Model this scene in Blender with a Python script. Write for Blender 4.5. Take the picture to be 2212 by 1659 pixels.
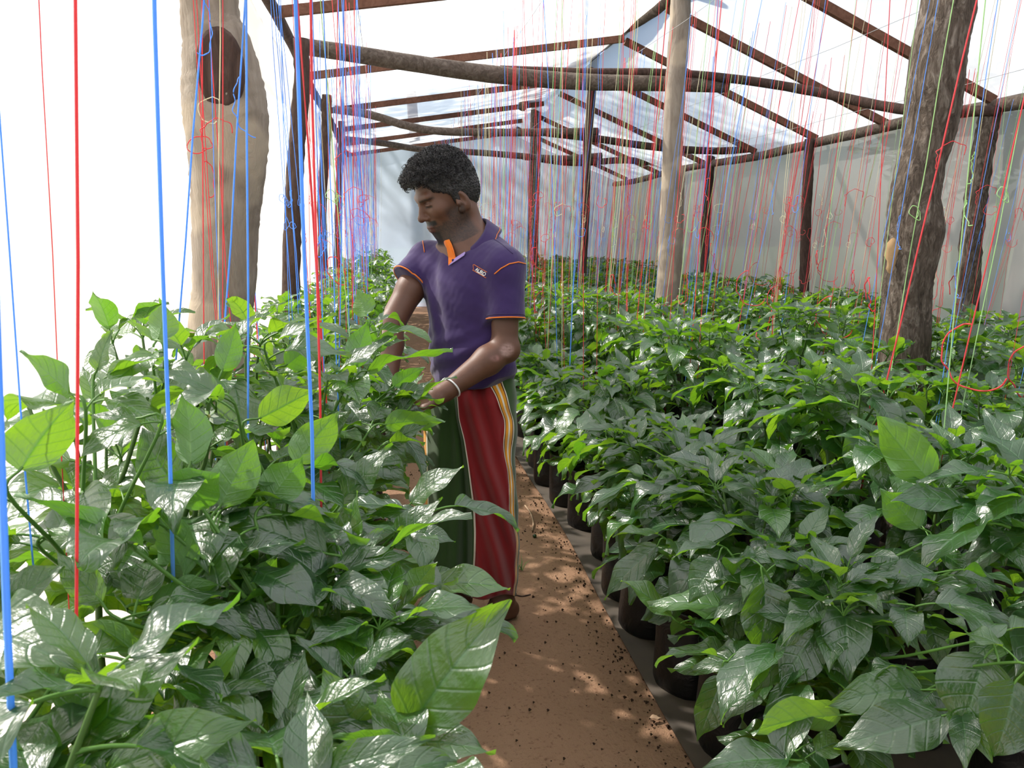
import bpy, math, random
import numpy as np
from mathutils import Matrix, Vector
for o in list(bpy.data.objects): bpy.data.objects.remove(o)
SC = bpy.context.scene
COL = SC.collection
RND = random.Random(11)

# ------------------------------------------------------------------ camera
W, H, FPX = 2212.0, 1659.0, 1700.0
YAW, PITCH, CAMZ = math.radians(8.9), math.radians(11.0), 1.38
CAM = np.array([0, 0, CAMZ])
CR = np.array([math.cos(YAW), -math.sin(YAW), 0.0])          # camera right
CFH = np.array([math.sin(YAW), math.cos(YAW), 0.0])          # camera forward, level
CF = math.cos(PITCH) * CFH - math.sin(PITCH) * np.array([0, 0, 1.0])
CU = math.sin(PITCH) * CFH + math.cos(PITCH) * np.array([0, 0, 1.0])
cd = bpy.data.cameras.new('camera')
cam = bpy.data.objects.new('camera', cd); COL.objects.link(cam)
cam.matrix_world = Matrix(((CR[0], CU[0], -CF[0], 0), (CR[1], CU[1], -CF[1], 0), (CR[2], CU[2], -CF[2], CAMZ), (0, 0, 0, 1)))
cd.sensor_width = 36.0; cd.lens = FPX / W * 36.0; cd.clip_start = 0.02; cd.clip_end = 300
cd.dof.use_dof = True; cd.dof.focus_distance = 2.7; cd.dof.aperture_fstop = 16
SC.camera = cam

# ------------------------------------------------------------------ world, sun, exposure
SUN_AZ = math.radians(-58)      # from +Y (into the picture) towards -X (left)
SUN_EL = math.radians(44)
SDIR = Vector((math.sin(SUN_AZ) * math.cos(SUN_EL), math.cos(SUN_AZ) * math.cos(SUN_EL), math.sin(SUN_EL)))
w = bpy.data.worlds.new('world'); SC.world = w; w.use_nodes = True
nt = w.node_tree
bg = nt.nodes['Background']
sky = nt.nodes.new('ShaderNodeTexSky'); sky.sky_type = 'NISHITA'; sky.sun_disc = False
sky.sun_elevation = SUN_EL; sky.sun_rotation = SUN_AZ; sky.air_density = 1.0; sky.dust_density = 2.5; sky.ozone_density = 1.0
nt.links.new(sky.outputs[0], bg.inputs[0]); bg.inputs[1].default_value = 0.36
sl = bpy.data.lights.new('sun', 'SUN'); sl.energy = 19.0; sl.angle = math.radians(1.2); sl.color = (1.0, 0.95, 0.87)
so = bpy.data.objects.new('sun', sl); COL.objects.link(so); so.location = (-6, 6, 9)
so.rotation_euler = SDIR.to_track_quat('Z', 'Y').to_euler()
vs = SC.view_settings
vs.view_transform = 'Standard'; vs.look = 'None'; vs.gamma = 1.0; vs.use_curve_mapping = False
vs.exposure = -0.66
SC.cycles.max_bounces = 6; SC.cycles.diffuse_bounces = 3; SC.cycles.transmission_bounces = 4
SC.cycles.transparent_max_bounces = 8; SC.cycles.glossy_bounces = 3; SC.cycles.sample_clamp_indirect = 8.0
SC.cycles.caustics_reflective = False; SC.cycles.caustics_refractive = False

# ------------------------------------------------------------------ helpers
def ray(px, py):
    return CF + (px - W / 2) / FPX * CR + (H / 2 - py) / FPX * CU
def P(px, py, X=None, Y=None, Z=None, t=None):
    r = ray(px, py)
    if X is not None: s = X / r[0]
    elif Y is not None: s = Y / r[1]
    elif Z is not None: s = (Z - CAMZ) / r[2]
    else: s = t
    return CAM + s * r
def mesh_np(name, V, Fs, mats=(), mi=None, smooth=True, uv=None, col=None):
    me = bpy.data.meshes.new(name)
    me.from_pydata(np.asarray(V, dtype=float).tolist(), [], [tuple(int(i) for i in f) for f in Fs])
    for m in mats: me.materials.append(m)
    if mi is not None: me.polygons.foreach_set('material_index', np.asarray(mi, dtype=np.int32))
    if smooth: me.polygons.foreach_set('use_smooth', np.ones(len(me.polygons), dtype=bool))
    if uv is not None:
        l = me.uv_layers.new(name='UVMap')
        li = np.empty(len(me.loops), dtype=np.int32); me.loops.foreach_get('vertex_index', li)
        l.data.foreach_set('uv', np.asarray(uv, dtype=np.float32)[li].ravel())
    if col is not None:
        a = me.color_attributes.new('Col', 'FLOAT_COLOR', 'POINT')
        c = np.ones((len(V), 4), dtype=np.float32); c[:, :3] = col
        a.data.foreach_set('color', c.ravel())
    me.update()
    return me
def obj(name, me, parent=None, loc=None, label=None, cat=None, group=None, kind=None, mw=None):
    o = bpy.data.objects.new(name, me); COL.objects.link(o)
    if parent is not None: o.parent = parent
    if loc is not None: o.location = loc
    if mw is not None: o.matrix_local = mw
    if label: o['label'] = label
    if cat: o['category'] = cat
    if group: o['group'] = group
    if kind: o['kind'] = kind
    return o
class MB:
    """collects geometry for one mesh"""
    def __init__(s): s.V = []; s.F = []; s.M = []; s.UV = []
    def add(s, V, F, m=0, uv=None):
        o = len(s.V); s.V.extend([tuple(v) for v in V]); s.F.extend([tuple(i + o for i in f) for f in F]); s.M.extend([m] * len(F))
        s.UV.extend([tuple(u) for u in uv] if uv is not None else [(0, 0)] * len(V))
    def tube(s, pts, rad, n=8, m=0, cap=True, bump=0.0, rnd=None):
        pts = [np.asarray(p, dtype=float) for p in pts]; k = len(pts)
        if not hasattr(rad, '__len__'): rad = [rad] * k
        t0 = pts[1] - pts[0]; ref = np.array([0, 0, 1.0]) if abs(t0[2]) < 0.8 * np.linalg.norm(t0) else np.array([1.0, 0, 0])
        V = []; UV = []; L = 0
        for i in range(k):
            t = pts[min(i + 1, k - 1)] - pts[max(i - 1, 0)]; t = t / (np.linalg.norm(t) + 1e-9)
            a = np.cross(t, ref); a /= np.linalg.norm(a) + 1e-9; b = np.cross(t, a)
            if i: L += np.linalg.norm(pts[i] - pts[i - 1])
            for j in range(n):
                q = 2 * math.pi * j / n; r = rad[i]
                if bump: r *= 1 + bump * (rnd.random() - .5)
                V.append(pts[i] + r * (math.cos(q) * a + math.sin(q) * b)); UV.append((j / n, L))
        F = [(i * n + j, i * n + (j + 1) % n, (i + 1) * n + (j + 1) % n, (i + 1) * n + j) for i in range(k - 1) for j in range(n)]
        if cap: F.append(tuple(range(n - 1, -1, -1))); F.append(tuple((k - 1) * n + j for j in range(n)))
        s.add(V, F, m, UV)
    def box(s, c, h, R=None, m=0):
        V = []
        for x in (-1, 1):
            for y in (-1, 1):
                for z in (-1, 1):
                    p = np.array([x * h[0], y * h[1], z * h[2]])
                    V.append(np.asarray(c) + (R @ p if R is not None else p))
        s.add(V, [(0, 1, 3, 2), (4, 6, 7, 5), (0, 4, 5, 1), (2, 3, 7, 6), (0, 2, 6, 4), (1, 5, 7, 3)], m)
    def mesh(s, name, mats, smooth=True): return mesh_np(name, s.V, s.F, mats, s.M, smooth, s.UV)
def catmull(pts, n=6):
    pts = [np.asarray(p, dtype=float) for p in pts]
    Q = [2 * pts[0] - pts[1]] + pts + [2 * pts[-1] - pts[-2]]; out = []
    for i in range(1, len(Q) - 2):
        for k in range(n):
            t = k / n
            out.append(.5 * (2 * Q[i] + (Q[i + 1] - Q[i - 1]) * t + (2 * Q[i - 1] - 5 * Q[i] + 4 * Q[i + 1] - Q[i + 2]) * t * t + (3 * Q[i] - Q[i - 1] - 3 * Q[i + 1] + Q[i + 2]) * t ** 3))
    out.append(pts[-1]); return out

# ------------------------------------------------------------------ materials
class N:
    def __init__(s, name):
        s.m = bpy.data.materials.new(name); s.m.use_nodes = True; s.t = s.m.node_tree; s.t.nodes.clear()
        s.out = s.t.nodes.new('ShaderNodeOutputMaterial')
    def n(s, typ, **kw):
        nd = s.t.nodes.new('ShaderNode' + typ)
        for k, v in kw.items():
            if k.startswith('i_'):
                key = k[2:]; key = int(key) if key.isdigit() else key.replace('_', ' ')
                if isinstance(v, bpy.types.NodeSocket): s.t.links.new(v, nd.inputs[key])
                else: nd.inputs[key].default_value = v
            else: setattr(nd, k, v)
        return nd
    def mix(s, fac, a, b, blend='MIX'):
        nd = s.n('MixRGB', blend_type=blend)
        for i, v in enumerate((fac, a, b)):
            if isinstance(v, bpy.types.NodeSocket): s.t.links.new(v, nd.inputs[i])
            else: nd.inputs[i].default_value = v if i == 0 else (tuple(v) + (1,) if len(v) == 3 else v)
        return nd.outputs[0]
    def math(s, op, a, b=0.0, c=0.0):
        nd = s.n('Math', operation=op)
        for i, v in enumerate((a, b, c)):
            if isinstance(v, bpy.types.NodeSocket): s.t.links.new(v, nd.inputs[i])
            else: nd.inputs[i].default_value = v
        return nd.outputs[0]
    def ramp(s, fac, stops):
        nd = s.n('ValToRGB', i_0=fac); e = nd.color_ramp.elements
        while len(e) < len(stops): e.new(0.5)
        for el, (p, c) in zip(e, stops): el.position = p; el.color = tuple(c) + (1,) if len(c) == 3 else c
        return nd.outputs[0]
    def noise(s, scale, detail=3.0, vec=None, rough=0.5, dist=0.0):
        kw = dict(i_Scale=scale, i_Detail=detail, i_Roughness=rough, i_Distortion=dist)
        if vec is not None: kw['i_Vector'] = vec
        return s.n('TexNoise', **kw).outputs[0]
    def bump(s, h, strength=0.3, dist=0.01, normal=None):
        kw = dict(i_Height=h, i_Strength=strength, i_Distance=dist)
        if normal is not None: kw['i_Normal'] = normal
        return s.n('Bump', **kw).outputs[0]
    def done(s, sock): s.t.links.new(sock, s.out.inputs[0]); return s.m
def coords(b, scale=(1, 1, 1), kind='Object'):
    tc = b.n('TexCoord').outputs[kind]
    return b.n('Mapping', i_Vector=tc, i_Scale=scale).outputs[0]

def m_plain(name, c, rough=0.6, noise_amt=0.25, scale=40, spec=0.4, bump=0.0):
    b = N(name); v = coords(b)
    nz = b.noise(scale, 3, v)
    c2 = tuple(x * (1 - noise_amt) for x in c)
    kw = dict(i_Base_Color=b.mix(nz, c2, c), i_Roughness=rough)
    if bump: kw['i_Normal'] = b.bump(nz, bump, .004)
    p = b.n('BsdfPrincipled', **kw); p.inputs['Specular IOR Level'].default_value = spec
    return b.done(p.outputs[0])

def m_leaf():
    b = N('pepper_leaf')
    uv = b.n('TexCoord').outputs['UV']
    sep = b.n('SeparateXYZ', i_0=uv); u, v = sep.outputs[0], sep.outputs[1]
    av = b.math('ABSOLUTE', b.math('SUBTRACT', v, 0.5))                        # 0 at midrib .5 at margin
    rib = b.math('SMOOTH_MIN', b.math('MULTIPLY', av, 22.0), 1.0, 0.2)          # 0 on the midrib
    lat = b.math('PINGPONG', b.math('SUBTRACT', b.math('MULTIPLY', u, 6.5), b.math('MULTIPLY', av, 2.6)), 0.5)
    latl = b.math('MINIMUM', b.math('MULTIPLY', lat, 9.0), 1.0)
    info = b.n('ObjectInfo').outputs['Random']
    isl = b.n('NewGeometry'); back = isl.outputs['Backfacing']; rnd = b.math('FRACT', b.math('ADD', info, isl.outputs['Random Per Island']))
    nz = b.noise(9.0, 3, uv)
    top = b.ramp(rnd, [(0.0, (0.011, 0.045, 0.015)), (0.5, (0.015, 0.058, 0.014)), (0.85, (0.024, 0.082, 0.013)), (1.0, (0.055, 0.16, 0.02))])
    top = b.mix(b.math('MULTIPLY', nz, 0.45), top, (0.024, 0.082, 0.020))
    vein = b.math('MINIMUM', rib, b.math('ADD', b.math('MULTIPLY', latl, 0.5), 0.5))
    top = b.mix(vein, (0.045, 0.125, 0.038), top)
    und = b.mix(vein, (0.14, 0.30, 0.07), (0.075, 0.20, 0.045))
    colr = b.mix(back, top, und)
    h = b.math('ADD', b.math('ADD', b.math('MULTIPLY', latl, 0.55), b.math('MULTIPLY', rib, 0.6)), b.math('MULTIPLY', b.noise(14.0, 2, uv), 0.9))
    nrm = b.bump(h, 0.38, 0.004)
    p = b.n('BsdfPrincipled', i_Base_Color=colr, i_Roughness=b.math('ADD', b.math('MULTIPLY', back, 0.22), 0.33), i_Normal=nrm)
    p.inputs['Specular IOR Level'].default_value = 0.9; p.inputs['IOR'].default_value = 1.66
    tcol = b.mix(rnd, (0.17, 0.44, 0.012), (0.34, 0.60, 0.02))
    tcol = b.mix(vein, (0.10, 0.30, 0.015), tcol)
    tr = b.n('BsdfTranslucent', i_Color=tcol, i_Normal=nrm)
    mx = b.n('MixShader', i_0=0.35, i_1=p.outputs[0], i_2=tr.outputs[0])
    return b.done(mx.outputs[0])

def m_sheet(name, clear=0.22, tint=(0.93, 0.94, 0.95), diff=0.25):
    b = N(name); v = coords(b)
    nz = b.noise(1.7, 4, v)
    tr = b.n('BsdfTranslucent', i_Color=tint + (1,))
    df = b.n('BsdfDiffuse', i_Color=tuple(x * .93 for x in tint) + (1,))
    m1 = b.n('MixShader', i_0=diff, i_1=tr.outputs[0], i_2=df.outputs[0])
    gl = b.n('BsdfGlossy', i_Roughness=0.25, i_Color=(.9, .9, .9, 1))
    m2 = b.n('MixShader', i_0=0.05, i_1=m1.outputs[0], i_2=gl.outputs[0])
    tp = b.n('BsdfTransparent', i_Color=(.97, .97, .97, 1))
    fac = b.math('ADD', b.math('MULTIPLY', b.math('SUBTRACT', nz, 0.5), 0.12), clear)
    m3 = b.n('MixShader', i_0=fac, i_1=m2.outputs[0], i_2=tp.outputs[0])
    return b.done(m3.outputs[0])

def m_bark(name, c1, c2, c3, sx=14, sz=2.2, bump=0.9, patch=None):
    b = N(name); v = coords(b, (sx, sx, sz)); v1 = coords(b)
    n1 = b.noise(1.0, 6, v, .65, 1.2); n2 = b.noise(3.0, 4, v1)
    c = b.ramp(n1, [(0.25, c1), (0.5, c2), (0.75, c3)])
    c = b.mix(b.math('MULTIPLY', n2, 0.35), c, c1)
    if patch:                      # smooth paler places where the bark has come off, grey lichen
        pz = b.ramp(b.noise(4.5, 2, v1), [(0.52, (0, 0, 0)), (0.6, (1, 1, 1))])
        c = b.mix(pz, c, patch)
    p = b.n('BsdfPrincipled', i_Base_Color=c, i_Roughness=0.85, i_Normal=b.bump(n1, bump, 0.02))
    p.inputs['Specular IOR Level'].default_value = 0.2
    return b.done(p.outputs[0])

def m_earth():
    b = N('red_earth'); v = coords(b)
    big = b.noise(0.9, 4, v); mid = b.noise(9, 5, v, .6); fine = b.noise(70, 4, v, .7)
    c = b.ramp(big, [(0.3, (0.25, 0.145, 0.09)), (0.6, (0.36, 0.22, 0.14)), (0.8, (0.43, 0.275, 0.18))])
    c = b.mix(b.math('MULTIPLY', mid, 0.7), c, (0.25, 0.14, 0.082))
    c = b.mix(b.ramp(fine, [(0.56, (0, 0, 0)), (0.70, (.7, .7, .7))]), c, (0.11, 0.05, 0.028))
    h = b.math('ADD', b.math('MULTIPLY', mid, 1.0), b.math('MULTIPLY', fine, 0.5))
    p = b.n('BsdfPrincipled', i_Base_Color=c, i_Roughness=0.95, i_Normal=b.bump(h, 0.7, 0.02))
    p.inputs['Specular IOR Level'].default_value = 0.15
    return b.done(p.outputs[0])

def m_bag():
    b = N('black_polythene'); v = coords(b)
    nz = b.noise(18, 4, v, .6, .8); d = b.noise(5, 3, v)
    c = b.mix(b.ramp(d, [(0.45, (0, 0, 0)), (0.8, (.5, .5, .5))]), (0.003, 0.003, 0.0035), (0.02, 0.015, 0.011))
    p = b.n('BsdfPrincipled', i_Base_Color=c, i_Roughness=0.42, i_Normal=b.bump(nz, 0.5, 0.01))
    return b.done(p.outputs[0])

def m_string(name, c):
    b = N(name)
    p = b.n('BsdfPrincipled', i_Base_Color=c + (1,), i_Roughness=0.5)
    tr = b.n('BsdfTranslucent', i_Color=c + (1,))
    return b.done(b.n('MixShader', i_0=0.6, i_1=p.outputs[0], i_2=tr.outputs[0]).outputs[0])

M = dict(
    leaf=m_leaf(), sheet_left=m_sheet('clear_polythene', 0.46, (0.93, 0.93, 0.92), 0.2), sheet=m_sheet('hazy_polythene', 0.24, (0.84, 0.85, 0.85), 0.3), sheet_wall=m_sheet('milky_polythene', 0.13, (0.62, 0.585, 0.54), 0.42), sheet_back=m_sheet('sky_shade_tinted_polythene', 0.13, (0.47, 0.55, 0.67), 0.42),  # sheet_back tint has blue sky light and tree shade painted into it
    earth=m_earth(), bag=m_bag(),
    stem=m_plain('pepper_stem', (0.085, 0.17, 0.035), 0.5, 0.45, 25), petiole=m_plain('pepper_petiole', (0.10, 0.23, 0.04), 0.45, 0.2, 25),
    soil=m_plain('potting_soil', (0.06, 0.035, 0.022), 0.95, 0.6, 60, 0.1, 0.6),
    petal=m_plain('petal', (0.85, 0.85, 0.75), 0.5, 0.08, 30), pollen=m_plain('pollen', (0.55, 0.5, 0.2), 0.7, .2, 30),
    fruit=m_plain('green_pepper', (0.012, 0.05, 0.012), 0.16, 0.3, 12, 0.6),
    bark=m_bark('dark_rough_bark', (0.022, 0.016, 0.012), (0.13, 0.10, 0.078), (0.36, 0.31, 0.26), 38, 11.0, 1.0),
    bark_pale=m_bark('pale_bark', (0.16, 0.125, 0.095), (0.30, 0.25, 0.20), (0.42, 0.37, 0.31), 12, 2.5, .6, (0.40, 0.33, 0.25)),
    pole=m_bark('weathered_pole', (0.05, 0.038, 0.03), (0.13, 0.10, 0.08), (0.24, 0.20, 0.165), 24, 24, .5),
    pole_dark=m_bark('dark_pole', (0.03, 0.018, 0.014), (0.08, 0.05, 0.04), (0.15, 0.10, 0.08), 24, 6, .5),
    batten=m_bark('sawn_batten', (0.10, 0.045, 0.028), (0.17, 0.08, 0.052), (0.23, 0.12, 0.08), 20, 20, .3),
    cutwood=m_plain('cut_wood', (0.50, 0.32, 0.16), 0.8, .5, 30),
    red=m_string('red_twine', (0.82, 0.13, 0.15)), blue=m_string('blue_twine', (0.22, 0.50, 0.98)),
    green=m_string('pale_green_twine', (0.55, 0.78, 0.42)), cream=m_string('cream_twine', (0.80, 0.76, 0.58)),
    wire=m_plain('wire', (0.5, 0.5, 0.5), 0.4, .1, 30),
    groundsheet=m_plain('grey_ground_sheet', (0.10, 0.075, 0.055), 0.6, .85, 7, .25, .4),
    grass=m_plain('outside_grass', (0.12, 0.16, 0.05), 0.9, .6, 2),
    tree_leaf=m_plain('tree_leaf', (0.05, 0.11, 0.025), 0.6, .5, 2),
    twig=m_plain('dry_twig', (0.42, 0.28, 0.18), 0.8, .3, 30),
)
# ------------------------------------------------------------------ shell: ground, sheets
XL, XR, XRG = -0.62, 4.15, 2.17
ZL, ZR, ZRG = 2.66, 2.26, 3.07
Y0, Y1 = -3.0, 14.5
nr = np.random.RandomState(5)
def grid_sheet(fn, nu, nv):
    V = []; F = []
    for i in range(nu + 1):
        for j in range(nv + 1): V.append(fn(i / nu, j / nv))
    for i in range(nu):
        for j in range(nv):
            a = i * (nv + 1) + j; F.append((a, a + nv + 1, a + nv + 2, a + 1))
    return V, F
def wav(a, b, k=0):
    return math.sin(3.1 * a + 1.7 * b + k) * .5 + math.sin(7.3 * a - 2.9 * b + 2 * k) * .3 + math.sin(13.7 * a + 8.1 * b + 3 * k) * .2

# floor: bare earth, gently uneven
def ff(u, v):
    x = -2.5 + 8.5 * u; y = -3 + 18.5 * v
    return (x, y, 0.006 * wav(x * 1.3, y * 1.1) + 0.003 * wav(x * 5, y * 4, 1))
V, F = grid_sheet(ff, 120, 240)
obj('floor', mesh_np('floor', V, F, [M['earth']]), kind='structure', label='bare trodden reddish brown earth of the greenhouse floor', cat='floor')
V, F = grid_sheet(lambda u, v: (-60 + 120 * u, -50 + 120 * v, -0.06), 2, 2)
obj('floor_outside', mesh_np('outside', V, F, [M['grass']]), kind='structure', label='rough grass outside the greenhouse', cat='ground')

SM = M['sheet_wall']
RAFT_L = [1.2, 3.2, 5.2, 7.2, 9.2, 10.9, 12.6, 14.3]
RAFT_R = [1.5, 2.7, 3.9, 5.1, 6.3, 7.4, 8.7, 10.2, 12.0, 13.6]
def sag(y, rs):
    for a, c in zip(rs, rs[1:]):
        if a <= y <= c:
            t = (y - a) / (c - a); return 4 * t * (1 - t)
    return 0
def wl(u, v):
    y = Y0 + (Y1 - Y0) * u; z = 0.02 + (ZL + .02) * v
    return (XL - .10 + .02 * wav(y, z), y, z)
V, F = grid_sheet(wl, 90, 14)
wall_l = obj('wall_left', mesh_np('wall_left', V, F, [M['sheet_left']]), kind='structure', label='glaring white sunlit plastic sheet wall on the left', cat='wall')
def wf(u, v):       # the roof sheet's edge hangs down over the wall sheet
    y = Y0 + (Y1 - Y0) * u; z = ZL - .36 + .03 * math.sin(2.1 * y) + (.40 - .03 * math.sin(2.1 * y)) * v
    return (XL - .125 + .015 * wav(y * 1.7, z, 2), y, z)
V, F = grid_sheet(wf, 90, 4)
obj('sheet_flap', mesh_np('sheet_flap', V, F, [SM]), parent=wall_l, label='overhanging strip of roof sheet above the wall')
def wr(u, v):
    y = Y0 + (Y1 - Y0) * u; z = 0.02 + (ZR - .02) * v
    return (XR + .09 + .015 * wav(y, z, 1), y, z)
V, F = grid_sheet(wr, 90, 12)
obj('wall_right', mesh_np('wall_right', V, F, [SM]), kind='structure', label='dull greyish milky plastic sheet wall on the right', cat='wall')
def rz(x): return ZL + (ZRG - ZL) * (x - XL) / (XRG - XL) if x < XRG else ZRG + (ZR - ZRG) * (x - XRG) / (XR - XRG)
def wb(u, v):
    x = XL - .1 + (XR + .2 - XL) * u; z = 0.02 + (rz(x) + .04) * v
    return (x, Y1 + .02 + .025 * wav(x * 1.5, z), z)
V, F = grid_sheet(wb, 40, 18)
obj('wall_back', mesh_np('wall_back', V, F, [M['sheet_back']]), kind='structure', label='plastic sheet closing the far end, tinted blue-grey for sky light and shade', cat='wall')
V, F = grid_sheet(lambda u, v: (XL - .1 + (XR + .2 - XL) * u, Y0 - .02 + .025 * wav(6 * u, 3 * v), .02 + (rz(XL - .1 + (XR + .2 - XL) * u) + .04) * v), 30, 12)
obj('wall_front_unseen', mesh_np('wall_front_unseen', V, F, [SM]), kind='structure', label='unseen plastic sheet closing the near end, added to cut sky fill', cat='wall')  # out of view behind the camera, added to reduce fill from the sky
def cl(u, v):
    x = XL - .13 + (XRG - XL + .13) * v; y = Y0 + (Y1 + .15 - Y0) * u
    return (x, y, rz(x) + .05 - .05 * sag(y, RAFT_L) * math.sin(math.pi * v) + .006 * wav(x * 2, y))
V, F = grid_sheet(cl, 110, 16)
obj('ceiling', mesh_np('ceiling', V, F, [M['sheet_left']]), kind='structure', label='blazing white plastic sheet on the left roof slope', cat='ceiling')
def cr(u, v):
    x = XRG + (XR + .15 - XRG) * v; y = Y0 + (Y1 + .15 - Y0) * u
    return (x, y, rz(x) + .05 - .04 * sag(y, RAFT_R) * math.sin(math.pi * v) + .006 * wav(x * 2, y, 2))
V, F = grid_sheet(cr, 110, 16)
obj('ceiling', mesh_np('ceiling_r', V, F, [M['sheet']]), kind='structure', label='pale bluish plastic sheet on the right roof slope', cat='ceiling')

# black/grey plastic strip the right-hand bags stand on
def gs(u, v):
    y = 0.6 + 13.6 * u; x = .757 + .012 * math.sin(y * 2.3) + v * 3.3
    return (x, y, .012 + .004 * wav(x * 4, y * 3) + .004 * (v == 0))
V, F = grid_sheet(gs, 120, 10)
me = mesh_np('ground_sheet', V, F, [M['groundsheet']])
o = obj('ground_sheet', me, label='dusty grey plastic sheet lying under the bags right of the path', cat='plastic sheet')
md = o.modifiers.new('t', 'SOLIDIFY'); md.thickness = .003
# ------------------------------------------------------------------ timber
def log(name, pts, rad, mat, label, cat, n=14, bump=.14, sub=8, jitter=0.0, seed=1, group=None):
    rd = random.Random(seed)
    P_ = catmull(pts, sub); k = len(P_)
    if hasattr(rad, '__len__'): R_ = np.interp(np.linspace(0, len(rad) - 1, k), np.arange(len(rad)), rad)
    else: R_ = [rad] * k
    if jitter: P_ = [p + np.array([rd.uniform(-1, 1), rd.uniform(-1, 1), 0]) * jitter for p in P_]
    base = np.asarray(pts[0], dtype=float)
    b = MB(); b.tube([p - base for p in P_], R_, n, 0, True, bump, rd)
    return obj(name, b.mesh(name, [mat]), loc=base, label=label, cat=cat, group=group)
def up(px, py, X): return P(px, py, X=X)

# the thick tree-trunk post by the left wall (swollen, with a scar)
a = P(478, 640, X=-.50); yt = a[1]
prof = [(472, 1195, 66), (472, 1060, 62), (472, 900, 60), (475, 700, 60), (484, 620, 61), (487, 500, 64), (490, 420, 68), (492, 330, 76), (488, 250, 80), (482, 180, 76), (470, 100, 64), (455, 40, 53), (450, -60, 50), (448, -220, 48), (446, -330, 46)]
pts = []; rad = []
for px, py, r in prof:
    p = P(px, py, Y=yt); pts.append(p); rad.append(r * np.linalg.norm(p - CAM) / FPX * .99)
trunk_l = log('tree_trunk_post', pts, rad, M['bark_pale'], 'thick swollen tree trunk post with pale bark beside the left wall', 'post', n=28, bump=.05, seed=3)
c = P(478, 165, Y=yt) - np.asarray(trunk_l.location)    # oval scar of a lost limb, facing the viewer
b = MB(); Vv = []; Ff = []; dirv = -ray(478, 165); dirv[2] = 0; dirv /= np.linalg.norm(dirv); sid = np.cross(dirv, [0, 0, 1.])
for i in range(9):
    for j in range(24):
        q = 2 * math.pi * j / 24; r = i / 8; x = .064 * r * math.cos(q); z = .112 * r * math.sin(q)
        Vv.append(c + dirv * (.134 - .030 * (abs(z) / .11) ** 2 - .022 * (x / .06) ** 2 - .012 * (1 - r) + .010 * math.exp(-((r - .85) / .12) ** 2)) + sid * x + np.array([0, 0, z]))
for i in range(8):
    for j in range(24): Ff.append((i * 24 + j, i * 24 + (j + 1) % 24, (i + 1) * 24 + (j + 1) % 24, (i + 1) * 24 + j))
b.add(Vv, Ff); obj('knot_scar', b.mesh('knot_scar', [M['pole_dark']]), parent=trunk_l, label='dark oval scar of a lost limb')

# ridge posts
def post_px(name, prof, X, mat, label, n=18, bump=.10, seed=1, sc=1.0):
    y = P(prof[0][0], prof[0][1], X=X)[1]
    pts = []; rad = []
    for px, py, r in prof:
        p = P(px, py, Y=y); pts.append(p); rad.append(sc * r * np.linalg.norm(p - CAM) / FPX)
    b0 = np.array(pts[0]); d0 = (np.array(pts[0]) - pts[1]); d0 /= abs(d0[2]); b0 = b0 + d0 * (pts[0][2] + .03)
    pts = [b0] + pts; rad = [rad[0] * 1.05] + rad
    return log(name, pts, rad, mat, label, 'post', n=n, bump=bump, seed=seed)
trunk_r = post_px('tree_trunk_post', [(1953, 760, 46), (1958, 650, 44), (1962, 590, 46), (1975, 500, 52), (1975, 430, 45), (1990, 350, 42), (2010, 270, 46), (2018, 200, 48), (2030, 100, 46), (2048, 20, 45), (2056, -80, 42)], 2.2, M['bark'],
    'thick leaning tree trunk post with rough dark bark at right', n=30, bump=.05, seed=7)
# pale place where the bark is cut away, and a sawn stub
L0 = np.asarray(trunk_r.location)
yr = P(1953, 760, X=2.2)[1]
def face_patch(px, py, hw, hh, rr, mat, nm, par, lab, y):
    c = P(px, py, Y=y) - np.asarray(par.location); d = -ray(px, py); d[2] = 0; d /= np.linalg.norm(d); s = np.cross(d, [0, 0, 1.])
    b = MB(); Vv = []; Ff = []; rd = random.Random(4)
    for i in range(5):
        for j in range(16):
            q = 2 * math.pi * j / 16; r = i / 4; w_ = 1 + (.30 * math.sin(3 * q) + .25 * math.sin(7 * q + 1) if i == 4 else .1 * math.sin(5 * q))
            Vv.append(c + d * (rr - .25 * rr * (r * math.cos(q) * hw / rr) ** 2 + .006 * (i < 4)) + s * hw * r * w_ * math.cos(q) + np.array([0, 0, hh * r * math.sin(q)]))
    for i in range(4):
        for j in range(16): Ff.append((i * 16 + j, i * 16 + (j + 1) % 16, (i + 1) * 16 + (j + 1) % 16, (i + 1) * 16 + j))
    b.add(Vv, Ff); obj(nm, b.mesh(nm, [mat]), parent=par, label=lab)
face_patch(1926, 552, .024, .075, .047, M['cutwood'], 'bark_cut', trunk_r, 'pale yellow wood where the bark is cut away', yr)
face_patch(2018, 442, .016, .034, .066, M['cutwood'], 'branch_stub', trunk_r, 'small pale sawn branch stub', yr)
post_px('ridge_post', [(1440, 640, 23), (1447, 520, 23), (1452, 350, 20), (1458, 200, 20), (1468, 60, 20), (1472, -60, 18)], 2.17, M['bark_pale'], 'straight pale barked ridge post in the middle of the greenhouse', bump=.08, seed=12)
stub = post_px('ridge_post', [(1256, 600, 10), (1263, 470, 10), (1268, 330, 9), (1280, 180, 9), (1287, 105, 9)], 2.17, M['pole_dark'], 'slender dark ridge post, second nearest behind the pale one', n=12, seed=13)
post_px('ridge_post', [(1150, 590, 12), (1152, 450, 12), (1156, 330, 12), (1158, 240, 11), (1160, 200, 10)], 2.17, M['pole'], 'short brown ridge post standing far back right of the man', n=12, seed=14)
post_px('prop_post', [(1463, 640, 9), (1466, 480, 10), (1472, 360, 8)], 2.35, M['bark_pale'], 'short stake tied against the pale ridge post', n=10, seed=15)
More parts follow.
